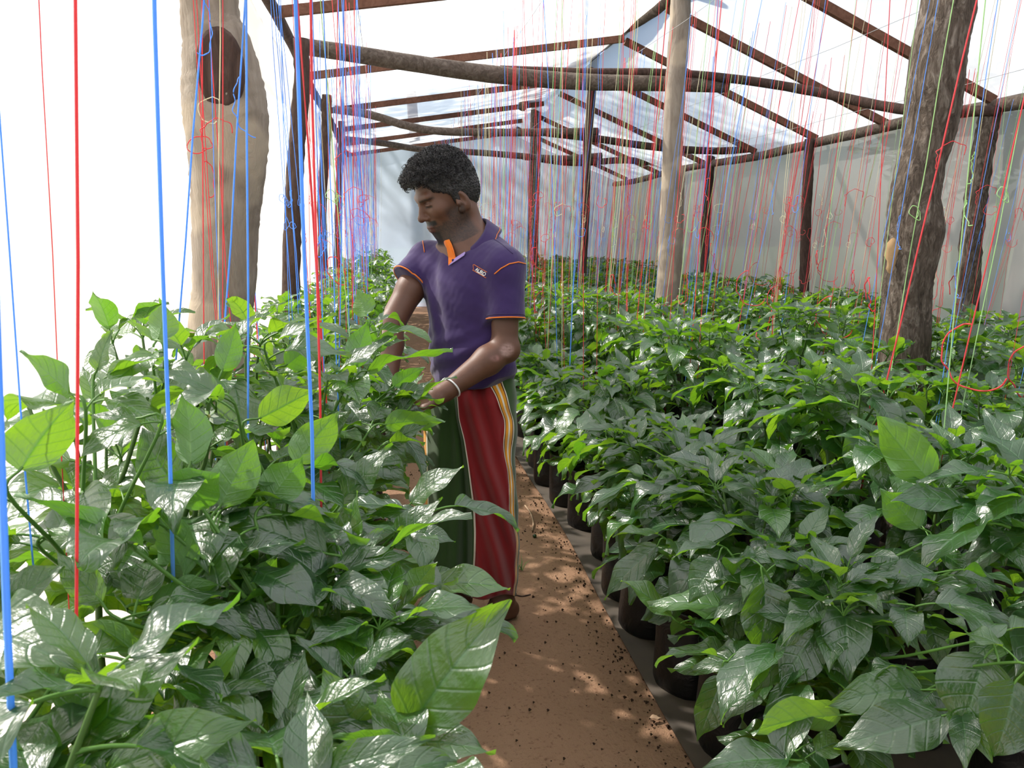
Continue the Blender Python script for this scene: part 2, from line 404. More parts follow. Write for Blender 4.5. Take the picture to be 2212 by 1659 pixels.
# left wall posts
post_px('wall_post', [(628, 620, 19), (632, 480, 18), (640, 330, 17), (652, 180, 16), (650, 84, 15)], XL + .04, M['pole_dark'], 'crooked dark wall post right of the thick left trunk', n=12, bump=.16, seed=16)
post_px('wall_post', [(698, 580, 10), (696, 430, 10), (704, 300, 10), (706, 205, 10)], XL + .04, M['pole_dark'], 'thin dark left wall post, second along the left wall', n=10, bump=.16, seed=17)
post_px('wall_post', [(728, 560, 7), (731, 420, 7), (738, 300, 7), (738, 262, 7)], XL + .04, M['pole_dark'], 'thinnest dark left wall post, third along the left wall', n=10, bump=.16, seed=18)
# right wall posts
post_px('wall_post', [(2090, 640, 20), (2098, 520, 20), (2112, 400, 19), (2128, 300, 18), (2142, 236, 18)], XR - .05, M['bark'], 'knobbly dark right wall post nearest the right picture edge', n=14, bump=.2, seed=19)
post_px('wall_post', [(1738, 590, 10), (1742, 450, 10), (1746, 380, 10), (1748, 300, 9)], XR - .05, M['pole_dark'], 'thin dark wall post at the middle of the right wall', n=10, seed=20)
post_px('wall_post', [(1522, 590, 9), (1525, 480, 9), (1531, 400, 9), (1535, 336, 9)], XR - .05, M['pole_dark'], 'thin dark post far along the right wall', n=10, seed=21)
# eave poles, ridge pole
def pole(name, pts, rad, mat, label, cat='pole', seed=1, n=10, bump=.12): return log(name, pts, rad, mat, label, cat, n=n, bump=bump, seed=seed, sub=5)
pole('eave_pole', [(XL, y, ZL - .01 + .03 * math.sin(y * 1.4)) for y in np.arange(0.5, 14.6, 1.4)], .036, M['pole_dark'], 'dark crooked pole along the top of the left wall', seed=31)
pole('eave_pole', [(XR, y, ZR - .02 + .03 * math.sin(y * 1.1)) for y in np.arange(2.0, 7.2, 1.3)], [.03, .045, .05, .05, .04], M['pole'], 'rough forked eave pole above the right wall, nearer half', seed=32)
pole('eave_pole', [(XR - .02, y, ZR - .04 + .02 * math.sin(y * 1.3)) for y in np.arange(5.9, 14.6, 1.4)], .045, M['pole'], 'rough eave pole above the right wall, farther half', seed=33)
rp = [(1436, 0), (1395, 32), (1352, 58), (1315, 88), (1275, 115), (1245, 142), (1205, 172), (1165, 200), (1140, 222)]
pole('ridge_pole', [P(1500, -70, X=XRG)] + [P(a, c_, X=XRG) for a, c_ in rp], .055, M['pole'], 'crooked log forming the roof ridge', seed=34, n=12)
def batten(name, p, q, w_, h_, label, mat=None):
    p = np.asarray(p, dtype=float); q = np.asarray(q, dtype=float); d = q - p; L = np.linalg.norm(d); d /= L
    s = np.cross(d, [0, 0, 1.]); s /= np.linalg.norm(s); u_ = np.cross(s, d)
    b = MB(); R_ = np.stack([d, s, u_], 1); k = 5
    for i in range(1): b.box(d * L / 2, (L / 2, w_, h_), R_)
    return obj(name, b.mesh(name, [mat or M['batten']], smooth=False), loc=p, label=label, cat='rafter', group='sawn roof battens')
batten('ridge_batten', P(1366, -12, X=XRG - .12), P(1130, 212, X=XRG - .16), .012, .035, 'thin reddish board running beside the ridge log')
ordw = ['first', 'second', 'third', 'fourth', 'fifth', 'sixth', 'seventh', 'eighth', 'ninth', 'tenth', 'eleventh', 'twelfth', 'thirteenth', 'fourteenth']
k = 0
for y in RAFT_L:
    if y < 2: continue
    batten('rafter', (XL - .02, y, rz(XL) - .0), (XRG - .02, y + .06, ZRG - .0), .020, .030, 'brown batten under the white left roof slope, %s from the camera' % ordw[k]); k += 1
k = 0
for y in RAFT_R:
    if y < 2: continue
    batten('rafter', (XRG + .02, y - .05, ZRG - .0), (XR, y, ZR + .0), .020, .030, 'brown batten under the bluish right roof slope, %s from the camera' % ordw[k]); k += 1
# tie beams across
pole('tie_beam', [P(x_, y_, Y=q_) for x_, y_, q_ in ((640, 98, 5.7), (760, 116, 5.8), (900, 138, 5.95), (1060, 160, 6.1), (1240, 176, 6.25), (1400, 180, 6.32), (1570, 186, 6.4))], [.052, .056, .058, .062, .062, .058, .052], M['pole'], 'thick round log beam crossing the greenhouse from the left wall', 'beam', 41, 14, .04)
pole('tie_beam', [P(1080, 150, Y=6.3), P(1250, 156, Y=6.35), P(1430, 158, Y=6.38), P(1600, 172, Y=6.3), P(1760, 198, Y=6.0), P(1900, 228, Y=5.6), P(2000, 240, Y=5.3), P(2160, 240, Y=5.0)], [.030, .032, .034, .035, .037, .038, .038, .036], M['pole_dark'], 'thinner dark pole lashed to the log beam and sloping to the right wall', 'beam', 42, 10, .08)
pole('tie_beam', [P(x_, y_, Y=8.8) for x_, y_ in ((722, 236), (800, 248), (880, 272), (960, 284), (1120, 286), (1292, 284))], .042, M['pole'], 'bent pale pole crossing above and left of the man', 'beam', 43, 10, .06)
pole('tie_beam', [P(1180, 287, Y=9.0), P(1290, 300, Y=9.0), P(1420, 318, Y=9.0), P(1560, 326, Y=9.0), P(1700, 312, Y=8.7)], .042, M['pole_dark'], 'dark crossing pole continuing to the right wall', 'beam', 44, 10, .08)
pole('tie_beam', [P(x_, y_, Y=11.4) for x_, y_ in ((742, 300), (830, 310), (920, 324), (1040, 330), (1200, 342), (1300, 336))], .043, M['pole'], 'crossing pole right behind the man\'s head', 'beam', 45, 10, .06)
pole('tie_beam', [P(1130, 338, Y=12.0), P(1240, 352, Y=12.0), P(1350, 346, Y=11.9), P(1450, 354, Y=11.8), P(1530, 350, Y=11.6)], .05, M['pole_dark'], 'lowest dark crossing pole before the far wall', 'beam', 46, 10, .08)
pole('roof_strut', [P(1128, 232, Y=10.8), P(1136, 205, Y=11.0), P(1150, 176, Y=11.3)], .06, M['pole'], 'short broken log end under the far ridge', 'pole', 47)
# overhead wires
for i, (x, lab) in enumerate([(-.12, 'thin overhead wire above the plants left of the path'), (.95, 'thin overhead wire above the right path-edge plants'), (1.95, 'thin overhead wire below the ridge'), (3.0, 'thin overhead wire high over the right-hand plants'), (3.7, 'thin overhead wire close to the right wall')]):
    z = min(rz(x) - .14, 2.72)
    b = MB(); b.tube([(0, y, .01 * math.sin(y * 3)) for y in np.arange(0, 13, 1.0)], .0018, 4); obj('overhead_wire', b.mesh('wire', [M['wire']]), loc=(x, 1.2, z), label=lab, cat='wire')
# ------------------------------------------------------------------ pepper leaves
def leaf_geo(nl, nw, Wd=.50, p0=.1, droop=.9, fold=.35, wave=.03, pet=.30, curl=0.0, seed=0, npt=4):
    """unit blade along +X, up +Z, origin at the foot of its stalk; returns V,F,mi,uv"""
    rd = random.Random(seed)
    b = MB()
    e0 = .55                                     # the stalk rises, then the blade arches over
    pp = [np.array([0, 0, 0.])]
    for i in range(npt):
        a = e0 * (1 - i / npt) + p0 * (i / npt); pp.append(pp[-1] + np.array([math.cos(a), 0, math.sin(a)]) * pet / npt)
    b.tube(pp, [.020] + [.014] * (npt - 1) + [.012], 5, 1, False)
    mx = (.37 ** .55) * (.63 ** .95)
    mid = [pp[-1]]; ang = []
    for i in range(nl + 1):
        t = i / nl; a = p0 - droop * (t ** 1.3) + .25 * max(0, t - .8) * curl; ang.append(a)
        if i: mid.append(mid[-1] + np.array([math.cos(a), 0, math.sin(a)]) / nl)
    ph = rd.uniform(0, 6); tw = rd.uniform(-.35, .35); bend = rd.uniform(-.12, .12)
    V = []; UV = []
    for i in range(nl + 1):
        t = i / nl
        hw = Wd / 2 * (max(t, .004) ** .55) * (max(1 - t, 0) ** .95) / mx
        hw *= 1 - .34 * max(0, min(1, (t - .62) / .25)) * (1 if t < .97 else .8)
        if i == nl: hw = .002
        a = ang[i]; nrm = np.array([-math.sin(a), 0, math.cos(a)])
        for j in range(nw + 1):
            v = 2 * j / nw - 1
            f = fold * (1 - .5 * t)
            y = hw * v * math.cos(f * abs(v)); z = hw * abs(v) * math.sin(f) * (1 - .25 * abs(v))
            z += wave * v * abs(v) * math.sin(9 * t + ph + (1.5 if v > 0 else 0)) * 1.5 + wave * .6 * math.sin(17 * t + ph) * v * v
            z += tw * t * y + .010 * math.cos(2 * math.pi * (t * 6.5 - abs(v) * .9)) * abs(v) * (1 - abs(v)) * 3
            V.append(mid[i] + nrm * z + np.array([0, y + bend * t * t, 0])); UV.append((t, .5 + .5 * v))
    F = [(i * (nw + 1) + j, (i + 1) * (nw + 1) + j, (i + 1) * (nw + 1) + j + 1, i * (nw + 1) + j + 1) for i in range(nl) for j in range(nw)]
    b.add(V, F, 0, UV)
    return b
LEAFP = [dict(Wd=.50, droop=.9, fold=.30), dict(Wd=.56, droop=1.2, fold=.22, wave=.04), dict(Wd=.46, droop=.6, fold=.45), dict(Wd=.52, droop=1.5, fold=.30, wave=.05),
         dict(Wd=.44, droop=.35, fold=.55, p0=.2), dict(Wd=.60, droop=1.0, fold=.18, wave=.045), dict(Wd=.48, droop=.75, fold=.40, curl=2), dict(Wd=.54, droop=.5, fold=.25, wave=.05)]
LEAF_HI = []; LEAF_LO = []; LEAF_HERO = []
for i, kw in enumerate(LEAFP):
    for lst, nl, nw, npt in ((LEAF_HI, 10, 6, 3), (LEAF_LO, 6, 4, 1), (LEAF_HERO, 22, 12, 5)):
        g = leaf_geo(nl, nw, seed=i, npt=npt, **kw)
        lst.append((g, g.mesh('leaf', [M['leaf'], M['petiole']])))

def flower_mesh():
    b = MB()
    for k in range(6):
        q = k * math.pi / 3; d = np.array([math.cos(q), math.sin(q), 0]); s = np.array([-math.sin(q), math.cos(q), 0])
        b.add([d * .15, d * .55 + s * .22 + np.array([0, 0, .1]), d * 1.05 + np.array([0, 0, -.1]), d * .55 - s * .22 + np.array([0, 0, .1])], [(0, 1, 2, 3)], 0)
    b.tube([(0, 0, -.05), (0, 0, .25), (0, 0, .4)], [.16, .14, .05], 6, 1)
    b.tube([(0, 0, -1.2), (0, 0, -.5), (0, 0, -.02)], [.06, .07, .2], 5, 2)
    return b.mesh('flower', [M['petal'], M['pollen'], M['petiole']], smooth=False)
FLOWER = flower_mesh()
def fruit_mesh():
    b = MB(); V = []; n = 20; prof = [(0, .25), (.03, .55), (.12, .82), (.35, 1.0), (.65, .97), (.88, .82), (.98, .55), (.92, .25), (.86, .02)]
    for z, r in prof:
        for j in range(n):
            q = 2 * math.pi * j / n; lob = 1 - .13 * (1 - abs(math.cos(1.5 * q))) ** 1.2
            V.append((r * lob * math.cos(q) * .5, r * lob * math.sin(q) * .5, z - .95))
    F = [(i * n + j, i * n + (j + 1) % n, (i + 1) * n + (j + 1) % n, (i + 1) * n + j) for i in range(len(prof) - 1) for j in range(n)]
    b.add(V, F, 0)
    b.tube([(0, 0, -.10), (.01, 0, .05), (.03, 0, .3)], [.13, .07, .06], 8, 1)
    return b.mesh('pepper_fruit', [M['fruit'], M['petiole']])
FRUIT = fruit_mesh()
def bag_mesh(r, h, seed):
    b = MB(); rd = random.Random(seed); V = []; n = 22
    prof = [(0, .88), (.02, .98), (.08, 1.04), (.3, 1.05), (.6, 1.0), (.85, .97), (1.0, 1.0), (1.03, 1.02), (1.03, .95), (.93, .93)]
    ph = [rd.uniform(0, 6) for _ in range(4)]
    for z, k in prof:
        for j in range(n):
            q = 2 * math.pi * j / n
            rr = r * k * (1 + .03 * math.sin(3 * q + ph[0] + 4 * z) + .025 * math.sin(7 * q + ph[1] - 6 * z) * (z > .5) + .02 * math.sin(5 * q + ph[2]))
            V.append((rr * math.cos(q), rr * math.sin(q), h * z + (.012 * math.sin(2 * q + ph[3]) if z > .9 else 0)))
    F = [(i * n + j, i * n + (j + 1) % n, (i + 1) * n + (j + 1) % n, (i + 1) * n + j) for i in range(len(prof) - 1) for j in range(n)]
    F.append(tuple(range(n - 1, -1, -1))); b.add(V, F, 0)
    me = b.mesh('grow_bag', [M['bag']])
    s = MB(); Vs = [(0, 0, h * .955)]
    for j in range(n): q = 2 * math.pi * j / n; Vs.append((r * .97 * math.cos(q), r * .97 * math.sin(q), h * (.93 + .02 * rd.random())))
    s.add(Vs, [(0, 1 + j, 1 + (j + 1) % n) for j in range(n)]); return me, s.mesh('soil', [M['soil']])
BAGS = [bag_mesh(.105, .27, s) for s in range(4)]

def frame(base, d, upv):
    d = np.asarray(d, dtype=float); d /= np.linalg.norm(d); z = np.asarray(upv, dtype=float) - np.dot(upv, d) * d
    z /= np.linalg.norm(z) + 1e-9; y = np.cross(z, d)
    return np.stack([d, y, z], 1), np.asarray(base, dtype=float)
def plant_proto(height, spread, seed, dense=1.0, lean=(0, 0), extra=0, zmin=.48):
    """leaves: list of (R, base, size, variant); stem mesh; flower and fruit sites"""
    rd = random.Random(seed); leaves = []; flowers = []; st = MB(); sites = []
    z0 = .25; zf = z0 + (height - z0) * .32
    def branch(p, d, L, r, depth, az):
        k = 4; pts = [p]; cur = np.array(p); dd = np.array(d, dtype=float)
        for i in range(k):
            dd = dd + np.array([rd.uniform(-.22, .22), rd.uniform(-.22, .22), .16]); dd /= np.linalg.norm(dd)
            cur = cur + dd * L / k; pts.append(cur)
            for q in range(rd.choice((1, 1, 2)) if rd.random() < dense else 0):
                a = az + rd.uniform(-1.5, 1.5) + (math.pi * .55 if i % 2 else -.5)
                el = rd.uniform(-.55, .25); s = rd.uniform(.115, .180) * (1 if depth < 2 else .9)
                leaves.append((*frame(cur, (math.cos(a) * math.cos(el), math.sin(a) * math.cos(el), math.sin(el)), (rd.uniform(-.35, .35), rd.uniform(-.35, .35), 1)), s, rd.randrange(8)))
        st.tube(pts, [r * (1 - .35 * i / k) for i in range(k + 1)], 6, 0, False)
        if rd.random() < .3: flowers.append(cur + np.array([rd.uniform(-.03, .03), rd.uniform(-.03, .03), -.012]))
        if depth < 2:
            for sgn in (-1, 1):
                a = az + sgn * rd.uniform(.5, 1.1); o = .55
                nd = np.array([math.cos(a) * o, math.sin(a) * o, 1.0]); branch(cur, nd / np.linalg.norm(nd), L * .72, r * .65, depth + 1, a)
        else:
            for q in range(4):
                a = az + q * 1.57 + rd.uniform(-.5, .5); el = rd.uniform(.15, .85); s = rd.uniform(.07, .125)
                leaves.append((*frame(cur, (math.cos(a) * math.cos(el), math.sin(a) * math.cos(el), math.sin(el)), (0, 0, 1)), s, rd.choice((2, 4, 6, 7))))
    base = [np.array([0, 0, z0]), np.array([.006, .004, (z0 + zf) / 2]), np.array([0, .005, zf])]
    st.tube(base, [.009, .008, .008], 7, 0, False)
    a0 = rd.uniform(0, 6)
    hl = (height - zf) / 2.05
    for k in range(3):
        a = a0 + k * 2.09 + rd.uniform(-.3, .3); o = spread * rd.uniform(.8, 1.2)
        d = np.array([math.cos(a) * o + lean[0], math.sin(a) * o + lean[1], 1.0]); branch(base[-1], d / np.linalg.norm(d), hl * 1.05, .0062, 1, a)
        sites.append(base[-1] + np.array([math.cos(a) * .05, math.sin(a) * .05, .03]))
    for q in range(6):
        a = q * 1.05 + rd.uniform(-.3, .3); leaves.append((*frame(base[1] + np.array([0, 0, rd.uniform(-.03, .10)]), (math.cos(a), math.sin(a), rd.uniform(-.35, .2)), (0, 0, 1)), rd.uniform(.13, .19), rd.choice((0, 1, 3, 5, 7))))
    for q in range(extra):          # outer skirt of large drooping leaves
        a = q * 2.4 + rd.uniform(-.3, .3); r = rd.uniform(.06, .15); z = rd.uniform(zmin, height * .85)
        leaves.append((*frame(np.array([math.cos(a) * r, math.sin(a) * r, z]), (math.cos(a), math.sin(a), rd.uniform(-.5, .15)), (rd.uniform(-.3, .3), rd.uniform(-.3, .3), 1)), rd.uniform(.13, .19), rd.choice((0, 1, 3, 5, 7))))
    fo = MB()
    for R_, p, s, v in leaves:
        g = LEAF_LO[v][0]; Vl = (np.asarray(g.V) * s) @ R_.T + p
        o_ = len(fo.V); fo.V.extend(map(tuple, Vl)); fo.F.extend([tuple(i + o_ for i in f) for f in g.F]); fo.M.extend(g.M); fo.UV.extend(g.UV)
    return dict(leaves=leaves, stem=st.mesh('stem', [M['stem']]), foliage=fo.mesh('foliage', [M['leaf'], M['petiole']]), flowers=flowers, sites=sites)
PROTO_R = [plant_proto(h, .55, 20 + i) for i, h in enumerate((.86, .92, .80, .95, .88))]
PROTO_L = [plant_proto(h, .48, 60 + i, 1.0) for i, h in enumerate((1.04, 1.12, .98, 1.08))]
PROTO_S = [plant_proto(h, .60, 80 + i, .9) for i, h in enumerate((.76, .84, .72))]

PROTO_D = [plant_proto(h, .58, 190 + i, 1.0, (0, 0), 26, .33) for i, h in enumerate((.76, .82, .72))]
PROTO_B = [plant_proto(h, .58, 90 + i, 1.0, (0, 0), 11) for i, h in enumerate((.80, .88, .84))]

def mk4(R_, p, s=1.0):
    m = Matrix.Identity(4)
    for i in range(3):
        for j in range(3): m[i][j] = R_[i][j] * s
        m[i][3] = p[i]
    return m
def put_plant(x, y, pr, detail, label, group, rd, sc=1.0, fruit=0, drop=None):
    root = obj('pepper_plant', None, loc=(x, y, .012), label=label, cat='plant', group=group)
    root.empty_display_size = .05
    a = rd.uniform(0, 6.283); Rz = np.array([[math.cos(a), -math.sin(a), 0], [math.sin(a), math.cos(a), 0], [0, 0, 1.]])
    bm, sm = rd.choice(BAGS)
    bg_ = obj('grow_bag', bm, parent=root)
    mz = mk4(Rz, (0, 0, 0))
    st = obj('stem', pr['stem'], parent=root, mw=mk4(Rz, (0, 0, 0), sc))
    if detail == 0:
        obj('foliage', pr['foliage'], parent=root, mw=mk4(Rz, (0, 0, 0), sc), kind='stuff')
    else:
        obj('soil', sm, parent=root)
        pool = LEAF_HERO if detail == 2 else LEAF_HI
        for R_, p, s, v in pr['leaves']:
            R2 = Rz @ R_; p2 = Rz @ p * sc
            wp = np.array([x + p2[0], y + p2[1], p2[2]])
            if drop and drop(wp, R2[:, 0], s * sc): continue
            obj('leaf', pool[v][1], parent=root, mw=mk4(R2, p2, s * sc * rd.uniform(.92, 1.08)))
        for p in pr['flowers'][:4]:
            obj('flower', FLOWER, parent=root, mw=mk4(np.array([[1, 0, 0], [0, .7, -.7], [0, .7, .7]]), Rz @ p * sc, .013))
        for k in range(fruit):
            p = Rz @ pr['sites'][k % 3] * sc
            obj('pepper_fruit', FRUIT, parent=root, mw=mk4(np.eye(3), p + np.array([rd.uniform(-.02, .02), rd.uniform(-.02, .02), .0]), .085))
    return root
def visible(x, y, m=.3):
    d = np.array([x, y, .6]) - CAM; zc = d @ CF
    if zc < .25: return False
    return abs(d @ CR / zc) < .65 + m / zc
ROWS = [  # x, first y, last y, step, protos, name
    (-.17, .62, 13.9, .37, PROTO_L, 'row along the left path edge'),
    (-.43, .70, 13.9, .40, PROTO_L, 'row against the left wall'),
    (.90, 1.42, 13.9, .335, PROTO_S, 'row along the right path edge'),
    (1.36, 1.40, 13.9, .38, PROTO_R, 'second row right of the path'),
    (1.88, 1.70, 13.9, .40, PROTO_R, 'third row right of the path'),
    (2.42, 2.2, 13.9, .42, PROTO_R, 'fourth row right of the path'),
    (2.96, 2.7, 13.9, .44, PROTO_R, 'fifth row right of the path'),
    (3.50, 3.3, 13.9, .46, PROTO_R, 'sixth row right of the path'),
    (3.86, 3.8, 13.9, .50, PROTO_R, 'row against the right wall')]
ordw += ['fifteenth', 'sixteenth', 'seventeenth', 'eighteenth', 'nineteenth', 'twentieth']
PLANTS = {}; STRING_SITES = []
MAN_XY = (.40, 2.57)
def near_man(wp, d, s):
    tip = wp + d * s
    if tip[0] < -.68 or tip[0] > 4.2: return True
    for q in (wp, tip):
        if math.hypot(q[0] - MAN_XY[0], q[1] - MAN_XY[1]) < .22: return True
    return False
def in_cam(wp, d, s):       # nothing right in front of the lens
    for q in (wp, wp + d * s * .6, wp + d * s * 1.2):
        v = q - CAM; zc = v @ CF
        if zc < .50 and abs(v @ CR) < .45 * max(zc, .1) + .1 and v @ CU > -.75 * max(zc, .1): return True
    return False
for ri, (x0, ya, yb, stp, protos, nm) in enumerate(ROWS):
    y = ya; k = 0; rd = random.Random(100 + ri)
    while y < yb:
        x = x0 + rd.uniform(-.04, .04); yy = y + rd.uniform(-.05, .05); y += stp
        pr = rd.choice(protos)
        if not visible(x, yy): continue
        if math.hypot(x - 2.2, yy - 3.05) < .2: continue
        det = 2 if yy < 1.6 and x < .5 else (1 if yy < 6.2 else 0)
        if ri == 0 and yy < 2.3: pr = PROTO_L[2]
        lab = 'leafy pepper plant in a black bag, %s in the %s' % (ordw[k], nm) if k < 14 else 'small distant pepper plant toward the far end of the %s' % nm
        drop = (lambda wp, d, s: near_man(wp, d, s) or in_cam(wp, d, s) or wp[2] > 1.0) if (ri < 2 and yy < 1.3) else (lambda wp, d, s: near_man(wp, d, s) or in_cam(wp, d, s))
        sc = rd.uniform(.92, 1.08)
        if ri == 0: sc *= .93
        if ri in (3, 4, 5) and yy < 4: sc *= 1.08
        if ri == 2 and yy > 4: pr = rd.choice(PROTO_R)
        if ri in (3, 4) and yy < 3.3: pr = rd.choice(PROTO_B)
        if ri == 2 and yy < 5: pr = rd.choice(PROTO_D)
        if ri in (1, 8): sc *= .92
        if ri == 1 and yy < 2.1: pr = PROTO_L[k % 2]; sc = 1.07 + .03 * (k % 2)
        PLANTS[(ri, k)] = put_plant(x, yy, pr, det, lab, 'pepper plants in the ' + nm, rd, sc, 3 if (ri == 3 and yy < 3.2) else (1 if ri == 2 and yy < 3 else 0), drop)
        STRING_SITES.append((ri, x, yy)); k += 1
# ------------------------------------------------------------------ strings
def curl_mesh(seed, mat, big=False):
    rd = random.Random(seed); b = MB(); p = np.array([0, 0, 0.]); pts = [p]; s = .042 if not big else .09
    th = rd.uniform(0, 6.28); turn = rd.uniform(.5, 1.0) * rd.choice((-1, 1)); pl = rd.uniform(0, 6.28)
    ex = np.array([math.cos(pl), math.sin(pl), 0])
    for i in range(14):
        th += turn * rd.uniform(-.1, 1.1); p = p + s * .28 * (ex * math.cos(th) + np.array([0, 0, 1.]) * (math.sin(th) - .12)) + np.array([rd.uniform(-1, 1), rd.uniform(-1, 1), 0]) * s * .12
        pts.append(p)
    b.tube(catmull(pts, 3), .0013 if not big else .0022, 4); return b.mesh('loose_end', [mat])
CURLS = {c: [curl_mesh(i * 7 + j, M[c], i >= 6) for i in range(9)] for j, c in enumerate(('red', 'blue', 'green', 'cream'))}
CNAME = dict(red='red', blue='blue', green='pale green', cream='cream')
def string(top, bot, c, r, label, group, rd, curl=None, double=False, slack=.0):
    top = np.asarray(top, dtype=float); bot = np.asarray(bot, dtype=float); b = MB()
    n = 9; ax, ay = rd.uniform(-1, 1) * slack, rd.uniform(-1, 1) * slack; pts = []
    for i in range(n):
        t = i / (n - 1); pts.append((top - bot) * (1 - t) + np.array([ax, ay, 0]) * math.sin(math.pi * t) + np.array([rd.uniform(-1, 1), rd.uniform(-1, 1), 0]) * .002)
    b.tube(pts, r, 4)
    if double:
        q = np.array([rd.uniform(-1, 1), rd.uniform(-1, 1), 0]) * .025
        b.tube([p + q * (.2 + .8 * i / (n - 1)) * (1 if i < n - 1 else 0.2) for i, p in enumerate(reversed(pts))], r, 4)
    o = obj('string', b.mesh('string', [M[c]]), loc=bot, label=label, cat='string', group=group)
    L = top[2] - bot[2]
    for z, big in (curl or []):
        t = 1 - (z - bot[2]) / L
        if not 0 < t < 1: continue
        p = (top - bot) * (1 - t) + np.array([ax, ay, 0]) * math.sin(math.pi * t)
        obj('loose_end', CURLS[c][rd.randrange(6, 9) if big else rd.randrange(6)], parent=o, loc=p)
    return o
rd = random.Random(77)
ZONE = {0: 'left of the path', 1: 'beside the left wall', 2: 'over the right path-edge row', 3: 'over the second row right of the path', 4: 'over the third row right of the path',
        5: 'over the fourth row right of the path', 6: 'over the fifth row right of the path', 7: 'over the sixth row right of the path', 8: 'beside the right wall'}
NIND = 0; EXTRA = {c: MB() for c in CNAME}
STR = []
for ri, x, y in STRING_SITES:
    if ri >= 2 and (y < 2.0 or (ri < 4 and y < 3.3)): continue
    if ri < 2 and y < 2.0: continue
    if ri < 2 and abs(y - 2.57) < .45 and ri == 0: continue
    for rep in range(rd.choice((2, 3)) if y < 4.5 else rd.choice((2, 3, 4))):
        c = rd.choices(('red', 'blue', 'green', 'cream'), (.48, .26, .11, .15) if ri >= 2 else (.36, .58, .02, .04))[0]
        if ri >= 7: c = rd.choices(('red', 'blue', 'green'), (.7, .15, .15))[0]
        STR.append((y, ri, x, c))
STR.sort(key=lambda q: q[0])
for y, ri, x, c in STR:
    dist = 'near' if y < 5 else ('middle' if y < 9 else 'far')
    zt = min(rz(x + .2) - .08, 2.80); dx = rd.uniform(-.10, .10) + (.20 if ri >= 4 else (.06 if ri == 3 else 0)); dx = min(dx, 4.05 - x)
    top_ = np.array([x + dx, y + rd.uniform(-.15, .15), zt]); bot_ = np.array([x + rd.uniform(-.05, .05), y + rd.uniform(-.08, .08), .45]); r = rd.uniform(.0009, .0017) * (1.0 if y < 6 else 1.25)
    if NIND >= 278:
        EXTRA[c].tube([top_, (top_ + bot_) / 2 + np.array([rd.uniform(-.015, .015), rd.uniform(-.015, .015), 0]), bot_], r, 3, 0, False)
        if rd.random() < .4:
            g = CURLS[c][rd.randrange(6)]; z = rd.uniform(1.28, 1.62); t = (z - .45) / (zt - .45); p = bot_ + (top_ - bot_) * t
            EXTRA[c].add([np.array(v_.co) + p for v_ in g.vertices], [tuple(f_.vertices) for f_ in g.polygons])
        continue
    NIND += 1; curl = []
    if rd.random() < .5: curl.append((rd.uniform(1.28, 1.62), False))
    if rd.random() < .22: curl.append((rd.uniform(1.3, 1.6), False))
    if c == 'red' and rd.random() < .25: curl.append((rd.uniform(.98, 1.2), True))
    string(top_, bot_, c, r, 'thin %s string in the %s stretch %s' % (CNAME[c], dist, ZONE[ri]), 'training strings ' + ZONE[ri], rd, curl, rd.random() < .2, .02)
for c in EXTRA: obj('string_curtain', EXTRA[c].mesh('string_curtain', [M[c]]), kind='stuff', label='far off %s strings hanging in dense curtains toward the back wall' % CNAME[c], cat='string')
# the strings close to the camera on the left and right, one by one
def fg(top, bot, Y, c, r, lab, curl=None):
    a = P(top[0], top[1], Y=Y); z = P(bot[0], bot[1], Y=Y); d = (a - z) / (a - z)[2]
    if z[2] > .6: z = z + d * (.6 - z[2])
    a = z + d * (2.6 - z[2]); string(a, z, c, r * .72, lab, 'strings close to the camera', rd, curl, False, .004)
FG = [((-30, 400), (32, 1700), .62, 'blue', .0042, 'broad blurred blue string at the very left edge of the picture', None),
      ((168, 0), (165, 1640), .80, 'red', .0024, 'single red string nearest the left picture edge', None),
      ((340, 200), (386, 1600), .98, 'blue', .0034, 'wide blue string in front of the white glare left of the trunk', None),
      ((538, 100), (540, 1500), 1.5, 'blue', .0026, 'blue string hanging along the right side of the left trunk', None),
      ((632, 0), (690, 1560), 1.12, 'blue', .0036, 'bright wide blue string left of the man', None),
      ((676, 300), (702, 1430), 1.38, 'red', .0028, 'bright red string left of the man next to the wide blue one', None),
      ((525, 60), (468, 970), 2.1, 'blue', .0030, 'slanting blue string crossing the left trunk', [(1.75, False)]),
      ((437, 0), (404, 440), 2.0, 'blue', .0030, 'blue string along the left edge of the left trunk', [(1.9, False)]),
      ((436, 0), (440, 640), 2.3, 'red', .0022, 'red string down the left half of the left trunk', [(1.6, False)]),
      ((475, 0), (473, 640), 2.2, 'cream', .0020, 'pale string down the middle of the left trunk', [(1.7, False)]),
      ((478, 0), (478, 640), 2.0, 'red', .0016, 'thin red string down the middle of the left trunk', None),
      ((12, 380), (48, 870), 1.0, 'blue', .0016, 'faint thin blue string in the glare at far left', None),
      ((92, 0), (128, 820), 1.2, 'red', .0012, 'faint thin red string in the glare at far left', None),
      ((734, 500), (730, 900), 2.0, 'blue', .0020, 'thin blue string against the leaves left of the man', None),
      ((700, 0), (735, 960), 1.9, 'blue', .0018, 'thin blue string just left of the man\'s arm', None),
      ((2112, 0), (1870, 1010), 2.1, 'red', .0038, 'thick slanting red string in front of the right trunk', [(1.55, False)]),
      ((2060, 0), (1952, 640), 2.4, 'green', .0026, 'pale green string in front of the right trunk', [(1.45, False)]),
      ((2130, 0), (2035, 960), 1.9, 'green', .0026, 'pale green string right of the right trunk', [(1.5, False), (1.42, False)]),
      ((2262, 0), (2040, 960), 2.0, 'red', .0034, 'thick slanting red string at the right picture edge', [(1.12, True)]),
      ((2255, 0), (2095, 800), 2.2, 'green', .0024, 'pale green string at the right picture edge', [(1.5, False)]),
      ((1925, 0), (1880, 880), 2.6, 'red', .0024, 'red string just left of the right trunk', [(1.1, True)])]
